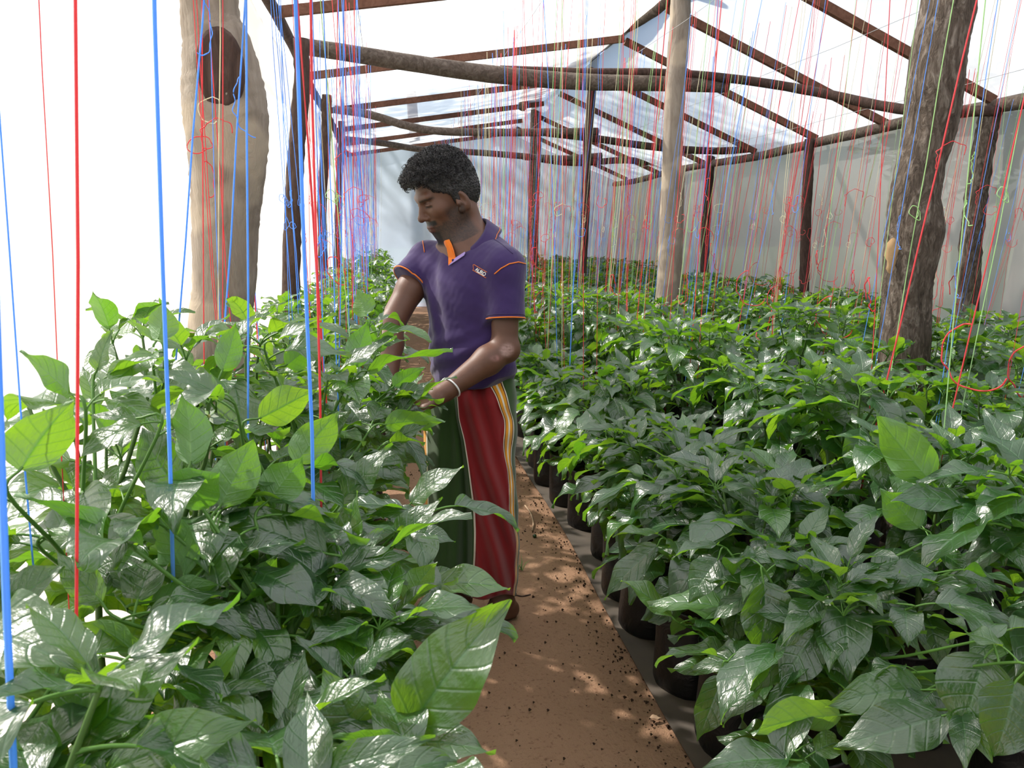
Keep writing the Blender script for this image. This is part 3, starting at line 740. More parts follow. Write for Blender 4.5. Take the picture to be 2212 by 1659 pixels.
for a, z, Y, c, r, lab, cu in FG: fg(a, z, Y, c, r, lab, cu)

# ------------------------------------------------------------------ small things on the path
rd = random.Random(5)
b = MB()
for i in range(1700):
    x = rd.uniform(.05, .80); y = 1.2 + 8 * rd.random() ** 1.6
    if rd.random() < .6: x = .78 - abs(rd.gauss(0, .09))
    s = rd.uniform(.002, .0065) * (1.4 if rd.random() < .1 else 1); c = np.array([x, y, .004 + s * .4])
    V = [c + s * np.array(v) * rd.uniform(.7, 1.2) for v in ((1, 0, 0), (-.4, .9, 0), (-.5, -.8, 0), (0, .1, .8), (.1, 0, -.8))]
    b.add(V, [(0, 1, 3), (1, 2, 3), (2, 0, 3), (1, 0, 4), (2, 1, 4), (0, 2, 4)])
obj('soil_crumbs', b.mesh('soil_crumbs', [M['soil']], smooth=False), kind='stuff', label='dark crumbs of soil scattered along the path edge', cat='soil')
def twig(pxs, r, label, mat='twig'):
    pts = [P(a, c, Z=.008) for a, c in pxs]; b = MB(); b.tube(catmull([p - pts[0] for p in pts], 4), r, 6)
    obj('twig', b.mesh('twig', [M[mat]]), loc=pts[0], label=label, cat='twig')
twig([(1134, 1092), (1146, 1108), (1152, 1130), (1150, 1146)], .0045, 'pale curved twig lying on the path behind the man')
twig([(1110, 1284), (1128, 1288), (1146, 1284)], .0025, 'small dark straw on the path right of the foot', 'pole_dark')
p = P(1155, 1158, Z=.012); b = MB(); b.tube([(0, 0, -.008), (0, 0, -.004), (0, 0, .004), (0, 0, .009)], [.004, .009, .009, .004], 9); obj('fallen_pepper', b.mesh('fallen_pepper', [M['fruit']]), loc=p, label='tiny dark green fallen fruit on the path', cat='pepper')
b = MB(); g = leaf_geo(8, 4, seed=40, droop=.3, fold=.2, pet=.15); p = P(1400, 1552, Z=.014)
b.add(np.asarray(g.V) * .035, g.F); obj('dry_leaf', b.mesh('dry_leaf', [M['twig']]), loc=p, label='small dry brown leaf on the path beside the bags', cat='leaf')
# grass tuft
b = MB()
for i in range(14):
    a = rd.uniform(0, 6.3); l = rd.uniform(.02, .06); d = np.array([math.cos(a) * .5, math.sin(a) * .5, 1]); q = np.array([-math.sin(a), math.cos(a), 0]) * .0018
    c0 = np.array([rd.uniform(-.012, .012), rd.uniform(-.012, .012), 0]); b.add([c0 - q, c0 + q, c0 + d * l * .6 + q * .7, c0 + d * l * .6 - q * .7, c0 + d * l + np.array([math.cos(a), math.sin(a), -.3]) * l * .3], [(0, 1, 2, 3), (3, 2, 4)])
obj('grass_tuft', b.mesh('grass_tuft', [M['petiole']]), loc=P(1122, 1232, Z=.004), label='small tuft of grass on the path right of the man', cat='grass')

# ------------------------------------------------------------------ trees outside, whose shade falls on the far roof
def tree(x, y, h, r, seed, label):
    rd = random.Random(seed); root = obj('outside_tree', None, loc=(x, y, -.06), label=label, cat='tree', group='trees outside the greenhouse')
    b = MB(); tips = []
    b.tube(catmull([(0, 0, 0), (.1, .05, h * .25), (0, -.1, h * .5), (.15, 0, h * .7)], 4), list(np.linspace(.16, .07, 13)), 9, 0)
    for k in range(16):
        a = rd.uniform(0, 6.3); z = h * rd.uniform(.5, .75); l = r * rd.uniform(.5, 1); e = np.array([math.cos(a) * l, math.sin(a) * l, z + l * rd.uniform(.1, .7)])
        b.tube([np.array([.08, 0, z]), np.array([.08, 0, z]) * .5 + e * .5 + np.array([0, 0, .1]), e], [.05, .035, .015], 5, 0); tips.append(e)
    obj('trunk', b.mesh('trunk', [M['pole_dark']]), parent=root)
    f = MB()
    for k in range(2600):
        e = tips[rd.randrange(len(tips))]; p = e + np.array([rd.gauss(0, .38), rd.gauss(0, .38), rd.gauss(0, .32)]) * r * .42; s = rd.uniform(.07, .14)
        a = np.array([rd.gauss(0, 1), rd.gauss(0, 1), rd.gauss(0, .5)]); a /= np.linalg.norm(a); c = np.cross(a, [rd.gauss(0, 1), rd.gauss(0, 1), 1]); c /= np.linalg.norm(c)
        f.add([p, p + a * s + c * s * .4, p + a * s * 2, p + a * s - c * s * .4], [(0, 1, 2, 3)])
    obj('crown', f.mesh('crown', [M['tree_leaf']], smooth=False), parent=root, kind='stuff')
tree(-2.4, 16.5, 10.5, 2.6, 1, 'tall tree outside the far left corner of the greenhouse')
tree(-2.6, 13.0, 10.5, 2.4, 2, 'tall tree outside the left wall near the far end')
tree(.6, 18.0, 10.0, 2.8, 3, 'tall tree outside behind the middle of the far wall')
tree(7.5, 8.5, 4.0, 1.6, 4, 'low green tree showing faintly through the right wall')
# ------------------------------------------------------------------ the man: implicit surfaces turned into meshes
D0 = 2.60                                       # level distance of the man from the camera
MORG = CFH * D0                                 # origin of his frame on the ground; axes: a = camera right, b = away, z = up
def J(px, py, b=0.0):
    u = (px - W / 2) / FPX; v = (H / 2 - py) / FPX
    s = (D0 + b) / (math.cos(PITCH) + v * math.sin(PITCH))
    return np.array([s * u, b, CAMZ + s * (v * math.cos(PITCH) - math.sin(PITCH))])
CAML = np.array([0, -D0, CAMZ])                 # camera in his frame
def smin(a, b, k):
    h = np.clip(.5 + .5 * (b - a) / k, 0, 1); return b * (1 - h) + a * h - k * h * (1 - h)
class Prim:
    def __init__(s, fn, lo, hi, k=.02, op='u'): s.fn = fn; s.lo = np.asarray(lo); s.hi = np.asarray(hi); s.k = k; s.op = op
def cap(a, b, r1, r2=None, k=.02, op='u'):
    a = np.asarray(a, dtype=float); b = np.asarray(b, dtype=float); r2 = r1 if r2 is None else r2; ba = b - a; L2 = ba @ ba + 1e-12
    def fn(p):
        t = np.clip(((p - a) @ ba) / L2, 0, 1); return np.linalg.norm(p - a - t[..., None] * ba, axis=-1) - (r1 + (r2 - r1) * t)
    R_ = max(r1, r2); return Prim(fn, np.minimum(a, b) - R_, np.maximum(a, b) + R_, k, op)
def ell(c, r, Rm=None, k=.02, op='u'):
    c = np.asarray(c, dtype=float); r = np.asarray(r, dtype=float); Rm = np.eye(3) if Rm is None else Rm
    def fn(p):
        q = (p - c) @ Rm; k0 = np.linalg.norm(q / r, axis=-1); k1 = np.linalg.norm(q / r ** 2, axis=-1) + 1e-9; return k0 * (k0 - 1) / k1
    m = max(r); return Prim(fn, c - m, c + m, k, op)
def sleeve(a, b, r1, r2, k=.02, flat=1.0):      # flat-ended tapering tube
    a = np.asarray(a, dtype=float); b = np.asarray(b, dtype=float); ba = b - a; L = np.linalg.norm(ba); d = ba / L
    def fn(p):
        q = p - a; h = q @ d; t = np.clip(h / L, 0, 1); rad = np.linalg.norm(q - np.maximum(h, 0)[..., None] * d, axis=-1) - (r1 + (r2 - r1) * t)
        return np.maximum(rad, h - L)
    R_ = max(r1, r2) + .02; return Prim(fn, np.minimum(a, b) - R_, np.maximum(a, b) + R_, k)
def evalp(prims, p):
    d = np.full(p.shape[:-1], 1.0)
    for q in prims:
        e = q.fn(p)
        if q.op == 'u': d = smin(d, e, q.k)
        else: d = -smin(-d, e, q.k)
    return d
def field(prims, xs, ys, zs, post=None):
    D = np.full((len(xs), len(ys), len(zs)), .5, dtype=np.float32)
    for q in prims:
        m = .035 + q.k
        i0, i1 = np.searchsorted(xs, q.lo[0] - m), np.searchsorted(xs, q.hi[0] + m)
        j0, j1 = np.searchsorted(ys, q.lo[1] - m), np.searchsorted(ys, q.hi[1] + m)
        k0, k1 = np.searchsorted(zs, q.lo[2] - m), np.searchsorted(zs, q.hi[2] + m)
        if i1 <= i0 or j1 <= j0 or k1 <= k0: continue
        p = np.stack(np.meshgrid(xs[i0:i1], ys[j0:j1], zs[k0:k1], indexing='ij'), -1)
        e = q.fn(p); d = D[i0:i1, j0:j1, k0:k1]
        D[i0:i1, j0:j1, k0:k1] = smin(d, e, q.k) if q.op == 'u' else -smin(-d, e, q.k)
    if post is not None: D = post(D, xs, ys, zs)
    return D
def nets(D, xs, ys, zs, relax=1):
    S = D < 0; nx, ny, nz = D.shape
    cnt = np.zeros((nx - 1, ny - 1, nz - 1), dtype=np.int8)
    for dx in (0, 1):
        for dy in (0, 1):
            for dz in (0, 1): cnt += S[dx:nx - 1 + dx, dy:ny - 1 + dy, dz:nz - 1 + dz]
    act = (cnt > 0) & (cnt < 8); I = np.argwhere(act); idx = np.full(act.shape, -1, dtype=np.int32); idx[act] = np.arange(len(I))
    acc = np.zeros((len(I), 3)); n = np.zeros(len(I)); ax = (xs, ys, zs)
    for a in range(3):
        o1, o2 = [q for q in range(3) if q != a]
        for e1 in (0, 1):
            for e2 in (0, 1):
                A = I.copy(); A[:, o1] += e1; A[:, o2] += e2; B = A.copy(); B[:, a] += 1
                da = D[A[:, 0], A[:, 1], A[:, 2]]; db = D[B[:, 0], B[:, 1], B[:, 2]]; c = (da < 0) != (db < 0)
                t = np.where(c, da / np.where(c, da - db, 1), 0)
                pa = np.stack([ax[q][A[:, q]] for q in range(3)], 1); pb = np.stack([ax[q][B[:, q]] for q in range(3)], 1)
                acc += np.where(c[:, None], pa + t[:, None] * (pb - pa), 0); n += c
    V = acc / n[:, None]; F = []
    for a in range(3):
        o1, o2 = (a + 1) % 3, (a + 2) % 3
        sl0 = [slice(None)] * 3; sl1 = [slice(None)] * 3; sl0[a] = slice(0, -1); sl1[a] = slice(1, None)
        E = np.argwhere(S[tuple(sl0)] != S[tuple(sl1)])
        E = E[(E[:, o1] > 0) & (E[:, o2] > 0) & (E[:, o1] < D.shape[o1] - 1) & (E[:, o2] < D.shape[o2] - 1)]
        flip = S[E[:, 0], E[:, 1], E[:, 2]]; q = []
        for d1, d2 in ((-1, -1), (0, -1), (0, 0), (-1, 0)):
            c = E.copy(); c[:, o1] += d1; c[:, o2] += d2; q.append(idx[c[:, 0], c[:, 1], c[:, 2]])
        q = np.stack(q, 1); q[~flip] = q[~flip][:, ::-1]; F.append(q)
    F = np.concatenate(F); F = F[(F >= 0).all(1)]
    for _ in range(relax):
        s = np.zeros_like(V); c = np.zeros(len(V))
        for k in range(4):
            np.add.at(s, F[:, k], V[F[:, (k + 1) % 4]]); np.add.at(s, F[:, k], V[F[:, (k - 1) % 4]]); np.add.at(c, F[:, k], 2)
        V = .5 * V + .5 * s / np.maximum(c, 1)[:, None]
    return V, F
def vnoise(p, sc, seed=0):                       # cheap smooth pseudo-noise in -1..1
    q = p * sc; r = np.random.RandomState(seed); o = 0; amp = 1; tot = 0
    for k in range(4):
        A = r.randn(3, 3); f = r.rand(3) * 6.3; o = o + amp * np.sin(q @ A[0] + f[0]) * np.sin(q @ A[1] + f[1] + np.sin(q @ A[2] + f[2])); tot += amp; amp *= .6; q = q * 1.8
    return o / tot * 1.6
# --- frames
phi, dl = math.radians(30), math.radians(25)
HF = np.array([-math.cos(dl) * math.cos(phi), -math.cos(dl) * math.sin(phi), -math.sin(dl)]); HL = np.array([math.sin(phi), -math.cos(phi), 0]); HU = np.cross(HF, HL)
HR = np.stack([HF, HL, HU], 1); HC = J(957, 404, 0.0)
def hp(f, l, u): return HC + HR @ np.array([f, l, u])
TF = np.array([-.60, -.80, 0]); TL = np.array([.80, -.60, 0]); TR = np.stack([TF, TL, [0, 0, 1.]], 1)
TC = J(1018, 600, 0.02); TC[2] = 0
def tp(f, l, z): return TC + TF * f + TL * l + np.array([0, 0, z])
NB = J(1012, 556, 0.015)                        # neck base
SL, SR = J(1092, 578, -.095), J(922, 560, .095)
EL, WL_ = J(1090, 752, -.13), J(962, 846, -.215)
ER, WR_ = J(842, 706, -.02), J(836, 838, -.16)
skin = []
# head
skin += [ell(hp(-.008, 0, .006), (.098, .076, .098), HR), ell(hp(.036, 0, -.055), (.060, .058, .078), HR, .03)]
for s in (-1, 1):
    skin += [cap(hp(-.012, s * .052, -.080), hp(.062, s * .014, -.136), .019, .016, .03), ell(hp(.062, s * .040, -.050), (.022, .022, .022), HR, .025),
             cap(hp(.081, s * .040, .000), hp(.090, s * .010, -.004), .010, .011, .015)]
skin += [cap(hp(.070, -.008, -.137), hp(.070, .008, -.137), .017, .017, .02), ell(hp(.074, 0, -.098), (.026, .030, .034), HR, .02)]
for s in (-1, 1):
    skin += [ell(hp(.099, s * .033, -.026), (.016, .017, .013), HR, .012, 's'), ell(hp(.0745, s * .033, -.027), (.0145, .0165, .0125), HR, .004),
             cap(hp(.0865, s * .046, -.024), hp(.0915, s * .022, -.0245), .0022, .0022, .004)]
skin += [cap(hp(.088, 0, -.012), hp(.110, 0, -.056), .0085, .0115, .010), ell(hp(.113, 0, -.060), (.0115, .013, .011), HR, .008)]
for s in (-1, 1): skin += [ell(hp(.100, s * .0135, -.064), (.011, .0085, .0085), HR, .006), ell(hp(.106, s * .0075, -.0735), (.006, .004, .004), HR, .003, 's')]
skin += [ell(hp(.0975, 0, -.0945), (.0085, .021, .0055), HR, .006), ell(hp(.0955, 0, -.1055), (.0085, .018, .0065), HR, .006), cap(hp(.107, -.020, -.0995), hp(.107, .020, -.0995), .0022, .0022, .003, 's')]
# ears: shell with a hollow
for s in (-1, 1):
    er = HR @ np.array([[.94, 0, .34], [0, 1, 0], [-.34, 0, .94]])
    skin += [ell(hp(-.010, s * .0765, -.050), (.021, .010, .036), er, .006), ell(hp(-.004, s * .0885, -.046), (.0125, .0105, .023), er, .003, 's'), cap(hp(-.004, s * .082, -.060), hp(.002, s * .080, -.050), .0045, .004, .003), ell(hp(.010, s * .080, -.055), (.006, .007, .009), HR, .004), ell(hp(.004, s * .0765, -.075), (.011, .007, .012), HR, .006)]
# neck and shoulders
skin += [cap(hp(-.028, 0, -.060), J(1020, 540, .03), .057, .062, .03), cap(hp(.035, .020, -.100), NB + TF * .05 + np.array([0, 0, .005]), .030, .026, .03)]
skin += [cap(NB, SL, .058, .045, .04), cap(NB, SR, .058, .045, .04), ell(tp(0, 0, 1.20), (.090, .145, .20), TR, .04), ell(tp(-.012, 0, 1.0), (.062, .095, .17), TR, .04)]
# arms
def limb(a, b, c, ru, re, rf, rw):
    m = a + (b - a) * .45; f = b + (c - b) * .28
    return [cap(a, m, ru, ru * .98, .02), cap(m, b, ru * .98, re, .02), cap(b, f, re, rf, .02), cap(f, c, rf, rw, .02)]
skin += limb(SL, EL, WL_, .046, .041, .045, .029) + limb(SR, ER, WR_, .047, .043, .046, .030)
skin += [ell(EL + np.array([.018, .0, -.008]), (.026, .03, .03), None, .025)]
# hands, fingers curled round a shoot between them
def hand(wr, d, n, side, curl):
    """wr wrist, d along the hand, n out of the back of the hand; side = +1 thumb towards d x n"""
    d = d / np.linalg.norm(d); n = n - (n @ d) * d; n /= np.linalg.norm(n); t = np.cross(d, n) * side; pr = []
    pr.append(cap(wr, wr + d * .03, .027, .030, .015)); kn = []
    for i, (o, L) in enumerate(((.030, .074), (.010, .082), (-.010, .076), (-.028, .060))):
        k = wr + d * (.092 - .006 * abs(i - 1)) + t * o * 1.02
        pr.append(cap(wr + d * .025 + t * o * .7, k, .0155, .0115, .012)); dd = d.copy(); p = k
        for j, (fr, r) in enumerate(((.45, .0098), (.32, .0088), (.23, .0078))):
            ang = curl * (.55 + .75 * j) + .06 * i; dd = d * math.cos(ang) - n * math.sin(ang); q = p + dd * L * fr; pr.append(cap(p, q, r, r * .93, .005)); p = q
    p = wr + d * .032 + t * .026; q = p + d * .026 + t * .026 - n * .012; e = q + d * .030 + t * .004 - n * .018; g = e + d * .022 - t * .008 - n * .014
    pr += [cap(wr + d * .018 + t * .012, p, .017, .016, .012), cap(p, q, .0155, .0125, .008), cap(q, e, .0115, .0100, .005), cap(e, g, .0098, .0082, .005)]
    return pr
dl_ = np.array([-.88, -.28, -.38]); skin += hand(WL_, dl_, np.array([-.25, -.55, .80]), 1, .42)
dr_ = np.array([.42, -.50, -.76]); skin += hand(WR_, dr_, np.array([-.75, -.60, .15]), -1, .40)
# legs and bare feet (under the cloth)
KL, KR = J(1072, 1045, .005), J(980, 1040, .03); AL, AR = J(1086, 1300, .02), J(985, 1268, .10)
AL[2] = .085; AR[2] = .085
HLp, HRp = tp(-.03, .045, .80), tp(-.02, -.05, .80)
for hpnt, kn, an in ((HLp, KL, AL), (HRp, KR, AR)):
    skin += [cap(hpnt, kn, .056, .042, .03), cap(kn, kn + (an - kn) * .3, .042, .044, .03), cap(kn + (an - kn) * .3, an, .044, .033, .03)]
    fd = np.array([-.72, -.69, 0]); sd = np.array([.69, -.72, 0])
    heel = an - fd * .035; heel[2] = .036
    ball = an + fd * .125; ball[2] = .024
    skin += [cap(an, heel, .034, .032, .02), cap(an + np.array([0, 0, -.005]), ball, .033, .022, .03), cap(heel, ball, .028, .022, .02), cap(ball - sd * .026, ball + sd * .026, .020, .018, .02)]
    for i in range(5):
        o = (.034 - .017 * i); q = ball + sd * o + fd * (.012 + .004 * (2 - abs(i - 1))); q[2] = .016; e = q + fd * (.034 - .004 * i); e[2] = .013
        skin.append(cap(q, e, .0105 if i else .0125, .009 if i else .0115, .005))
xs = np.arange(-.42, .20, .0032); ys = np.arange(-.45, .26, .0036)
zs = np.concatenate([np.arange(.0, .13, .0045), np.arange(.13, .70, .011), np.arange(.70, 1.33, .0045), np.arange(1.33, 1.70, .0027)])
# finer across the head only: map a/b grid is already fine
D = field(skin, xs, ys, zs)
V, F = nets(D, xs, ys, zs, 1)
del D
# skin colouring: beard, brows, lips, scar patch on the elbow
q = (V - HC) @ HR; f_, l_, u_ = q[:, 0], q[:, 1], q[:, 2]; inhead = (np.linalg.norm(q, axis=1) < .19) & (V[:, 2] > 1.28)
base = np.array([.118, .052, .030]); col = np.tile(base, (len(V), 1)) * (1 + .10 * vnoise(V, 30, 1))[:, None]
def blend(mask, c): 
    global col
    mask = np.clip(mask, 0, 1)[:, None]; col = col * (1 - mask) + np.asarray(c) * mask
def sm(x, a, b): t = np.clip((x - a) / (b - a), 0, 1); return t * t * (3 - 2 * t)
nz = np.random.RandomState(4).uniform(-.25, .2, len(V))
al = np.abs(l_)
jaw = sm(-u_, .080, .098) * sm(f_, -.030, -.005) * sm(u_, -.175, -.155)            # beard over jaw and chin
side = sm(-u_, .045, .07) * sm(al, .050, .060) * sm(f_, -.012, .0) * (1 - sm(f_, .045, .065))
must = sm(-u_, .074, .079) * (1 - sm(-u_, .089, .094)) * sm(f_, .07, .08) * (1 - sm(al, .028, .038))
goat = sm(-u_, .112, .118) * sm(f_, .05, .065) * (1 - sm(al, .024, .034)) * sm(u_, -.165, -.155)
lipz = (1 - sm(np.abs(u_ + .100), .009, .013)) * (1 - sm(al, .017, .023)) * sm(f_, .088, .094)
cheekclear = sm(f_, .050, .075) * sm(u_, -.094, -.084) * (1 - sm(al, .030, .04) * 0)
brd = np.maximum(jaw * .92, side * .9) * (1 - lipz) * inhead
brd = brd * (1 - .55 * ((u_ > -.098) & (f_ > .055) & (al < .045) & (al > .026)))
blend(brd * (.85 + nz), (.022, .014, .011)); blend(np.maximum(must, goat) * 1.6 * inhead * (1 - lipz) * (1.0 + nz * .3), (.007, .005, .005))
blend(lipz * inhead * .8, (.085, .030, .025))
brow = np.exp(-((u_ - (-.006 - .12 * np.abs(al - .034))) / .0042) ** 2) * sm(al, .008, .015) * (1 - sm(al, .052, .060)) * sm(f_, .06, .07) * inhead
blend(brow * (.85 + nz), (.010, .007, .006))
lash = np.exp(-((u_ + .0305 + .06 * np.abs(al - .033)) / .0030) ** 2) * sm(al, .015, .019) * (1 - sm(al, .047, .051)) * sm(f_, .075, .08) * inhead
blend(lash * .95, (.008, .005, .004))
lid = np.exp(-((u_ + .018) / .004) ** 2) * sm(al, .016, .02) * (1 - sm(al, .046, .05)) * sm(f_, .07, .078) * inhead; blend(lid * .7, (.06, .025, .016))
e = (V - EL) @ np.array([1, 0, 0]); scar = np.exp(-(np.linalg.norm((V - J(1095, 757, -.175)) / np.array([.020, .06, .020]), axis=1)) ** 4) * (1 + .6 * vnoise(V, 150, 5)) * (V[:, 2] < 1.2); blend(scar * .8, (.42, .27, .24))
scar2 = np.exp(-(np.linalg.norm((V - J(1072, 772, -.175)) / np.array([.018, .06, .010]), axis=1)) ** 4) * (1 + .6 * vnoise(V, 150, 6)) * (V[:, 2] < 1.2); blend(scar2 * .45, (.36, .17, .15))
b = N('brown_skin'); ca = b.n('Attribute', attribute_name='Col').outputs['Color']; v = coords(b)
p_ = b.n('BsdfPrincipled', i_Base_Color=ca, i_Roughness=.50, i_Normal=b.bump(b.noise(420, 3, v), .25, .002)); p_.inputs['Subsurface Weight'].default_value = .06; p_.inputs['Subsurface Radius'].default_value = (.012, .004, .002); p_.inputs['Specular IOR Level'].default_value = .45
M['skin'] = b.done(p_.outputs[0])
MW = Matrix(((CR[0], CFH[0], 0, MORG[0]), (CR[1], CFH[1], 0, MORG[1]), (0, 0, 1, 0), (0, 0, 0, 1)))
man = obj('person', None, label='man in purple polo shirt and red-green sarong bending over the left plants', cat='person'); man.matrix_world = MW
def mpart(name, V, F, mats, mi=None, col=None, label=None, parent=None, smooth=True, uv=None):
    return obj(name, mesh_np(name, V, F, mats, mi, smooth, uv, col), parent=parent or man, label=label)
mpart('body', V, F, [M['skin']], col=col)

# --- hair: a thick curly cap, then separate curls
def hair_ok(q):     # where hair grows, head frame
    f, l, u = q[..., 0], q[..., 1], q[..., 2]; al = np.abs(l)
    low = np.interp(f, [-.13, -.10, -.035, -.022, -.018, .012, .020, .034, .060, .074, .090], [-.105, -.100, -.082, -.070, -.052, -.060, -.020, -.006, .010, .036, .044])
    low = np.where((f > .05) & (al < .035), np.maximum(low, .040), low)
    return u - low
hair = [ell(hp(-.012, 0, .010), (.105, .084, .108), HR), ell(hp(.030, 0, .055), (.080, .066, .062), HR, .03), ell(hp(.082, .005, .058), (.036, .050, .024), HR, .02), ell(hp(-.055, 0, -.03), (.058, .062, .07), HR, .03), cap(hp(.008, .072, -.01), hp(.004, .074, -.052), .012, .006, .015), cap(hp(.008, -.072, -.01), hp(.004, -.074, -.052), .012, .006, .015)]
c_ = hp(.02, 0, .01)
hx = np.arange(c_[0] - .17, c_[0] + .17, .0026); hy = np.arange(c_[1] - .16, c_[1] + .16, .003); hz = np.arange(c_[2] - .18, c_[2] + .17, .0026)
def hpost(D, xs, ys, zs):
    p = np.stack(np.meshgrid(xs, ys, zs, indexing='ij'), -1); q = (p - HC) @ HR
    D = D + (.0025 * vnoise(p, 150, 8) + .0045 * vnoise(p, 70, 9)) * np.clip(.1 + (q[..., 2] - .01) * 12, .04, 1.1)
    cut = -hair_ok(q) + .004 * vnoise(p, 110, 3)
    # keep the face clear, let the fringe hang forward
    face = np.minimum(q[..., 2] - .034 + .010 * vnoise(p, 60, 4), 1) ; face = np.where(q[..., 0] > .078, -face, -1)
    return np.maximum(np.maximum(D, cut), face).astype(np.float32)
Dh = field(hair, hx, hy, hz, hpost); Vh, Fh = nets(Dh, hx, hy, hz, 1)
b = N('black_curly_hair'); v = coords(b); nz_ = b.noise(160, 4, v, .6, 1.0)
p_ = b.n('BsdfPrincipled', i_Base_Color=b.mix(nz_, (.006, .005, .005), (.022, .019, .018)), i_Roughness=.42, i_Normal=b.bump(nz_, .8, .006)); p_.inputs['Specular IOR Level'].default_value = .6
M['hair'] = b.done(p_.outputs[0])
hm = mesh_np('hair', Vh, Fh, [M['hair']])
ho = obj('hair', hm, parent=man, label='short black curly hair')
rd = random.Random(9); cb = MB(); vn = np.zeros((len(Vh), 3)); fn_ = np.cross(Vh[Fh[:, 1]] - Vh[Fh[:, 0]], Vh[Fh[:, 2]] - Vh[Fh[:, 0]])
for k in range(4): np.add.at(vn, Fh[:, k], fn_)
vn /= np.linalg.norm(vn, axis=1)[:, None] + 1e-9
qh = (Vh - HC) @ HR
top = np.where((qh[:, 2] > -.10) & (np.einsum('ij,ij->i', vn, (Vh - HC) / np.linalg.norm(Vh - HC, axis=1)[:, None]) > .3))[0]
for k in range(5200):
    i = top[rd.randrange(len(top))]; n_ = vn[i]; p = Vh[i] - n_ * .002; crown = min(1, max(0, (qh[i, 2] - .0) / .05))
    t = np.cross(n_, [rd.gauss(0, 1), rd.gauss(0, 1), rd.gauss(0, 1)]); t /= np.linalg.norm(t) + 1e-9
    if crown < .5: t = t * .3 - HU - HF * .5; t -= (t @ n_) * n_; t /= np.linalg.norm(t) + 1e-9
    s_ = np.cross(n_, t)
    L = rd.uniform(.008, .018) * (1.3 if qh[i, 0] > .06 else 1) * (.55 + .45 * crown); ph = rd.uniform(0, 6); pts = []
    for j in range(6):
        a = j / 5; pts.append(p + n_ * ((.0025 + .006 * crown) * math.sin(a * 3.0)) + t * L * a + s_ * .004 * crown * math.sin(a * 5 + ph))
    cb.tube(pts, [.0007, .0009, .0009, .0008, .0007, .0003], 3, 0, False)
obj('curls', cb.mesh('curls', [M['hair']]), parent=ho)
# ------------------------------------------------------------------ his clothes
CUL, CUR = J(1094, 690, -.125), J(884, 606, .04)       # sleeve ends
CUL = SL + (CUL - SL) * 1.0
shirt = [ell(tp(.004, 0, 1.205), (.118, .172, .130), TR, .05), ell(tp(.002, 0, 1.08), (.114, .158, .190), TR, .06), ell(tp(-.004, 0, .94), (.118, .158, .170), TR, .06),
         cap(NB + np.array([.01, 0.02, -.03]), SL + np.array([-.01, 0, -.004]), .068, .056, .05), cap(NB + np.array([0, 0.02, -.03]), SR + np.array([.01, 0, -.004]), .066, .054, .05),
         cap(tp(.0, .08, 1.262), tp(0, -.08, 1.262), .075, .075, .05),
         sleeve(SL, CUL, .060, .060, .035), sleeve(SR, CUR, .060, .061, .035)]
nd = np.array([-.52, -.25, .82]); nd /= np.linalg.norm(nd)
CN = J(1022, 522, .025)
shirt.insert(5, cap(J(1040, 515, .075), SL + np.array([-.01, 0, -.004]), .050, .054, .04))
shirt += [cap(CN - nd * .06, CN + nd * .14, .066, .074, .010, 's')]
shirt += [cap(J(1016, 530, -.11), J(1000, 552, -.13), .026, .020, .012, 's')]
vtip = J(972, 574, -.10)
shirt += [cap(J(985, 540, -.12), J(985, 520, .0), .020, .030, .006, 's'), cap(J(978, 562, -.14), J(986, 545, -.10), .006, .022, .004, 's')]
def fold(p):
    a, bb, z = p[..., 0], p[..., 1], p[..., 2]
    q = (p - TC) @ TR; fz = .0
    # hanging folds from the right armpit, drag lines across the belly, small wrinkles at the waist
    d = (q[..., 1] + .055) * .9 + (z - 1.1) * .16
    fz = fz + .0045 * np.sin(d * 88) * np.exp(-((q[..., 1] + .08) / .075) ** 2) * sm(z, .98, 1.08) * (1 - sm(z, 1.27, 1.33))
    fz = fz + .0035 * np.sin((z * 1.0 - q[..., 1] * .55) * 95 + 1.2 * np.sin(q[..., 1] * 22)) * (1 - sm(z, 1.0, 1.10))
    fz = fz + .0022 * vnoise(p, 22, 31)
    return fz
def spost(D, xs, ys, zs):
    p = np.stack(np.meshgrid(xs, ys, zs, indexing='ij'), -1); q = (p - TC) @ TR
    D = D + fold(p); hem = .868 + .010 * np.sin(q[..., 1] * 14) - .02 * q[..., 0] + .035 * sm(q[..., 1], .10, .15)
    return np.maximum(D, hem - p[..., 2]).astype(np.float32)
sx = np.arange(-.40, .17, .0036); sy = np.arange(-.32, .28, .0040); sz = np.arange(.85, 1.42, .0036)
Ds = field(shirt, sx, sy, sz, spost); Vs_, Fs_ = nets(Ds, sx, sy, sz, 1)
def m_cloth(name, c, c2, weave=900, rough=.85):
    b = N(name); v = coords(b); n1 = b.noise(weave, 2, v); n2 = b.noise(14, 4, v)
    col_ = b.mix(b.math('MULTIPLY', n2, .5), c, c2)
    p = b.n('BsdfPrincipled', i_Base_Color=col_, i_Roughness=rough, i_Normal=b.bump(b.math('ADD', n1, b.math('MULTIPLY', n2, .8)), .2, .003)); p.inputs['Specular IOR Level'].default_value = .25
    p.inputs['Sheen Weight'].default_value = .25
    return b.done(p.outputs[0])
M['purple'] = m_cloth('purple_knit', (.040, .020, .098), (.028, .014, .070)); M['purple2'] = m_cloth('purple_rib', (.038, .019, .092), (.03, .015, .074))
M['orange'] = m_cloth('orange_cloth', (.80, .20, .02), (.68, .15, .015)); M['white_p'] = m_plain('white_print', (.8, .8, .8), .6, .05, 40)
M['lilac'] = m_cloth('lilac_facing', (.35, .25, .55), (.30, .22, .5))
sh = mpart('polo_shirt', Vs_, Fs_, [M['purple']], label='purple polo shirt')
def sdf_shirt(p):
    p = np.asarray(p, dtype=float)[None]; return float(evalp(shirt, p)[0] + fold(p)[0])
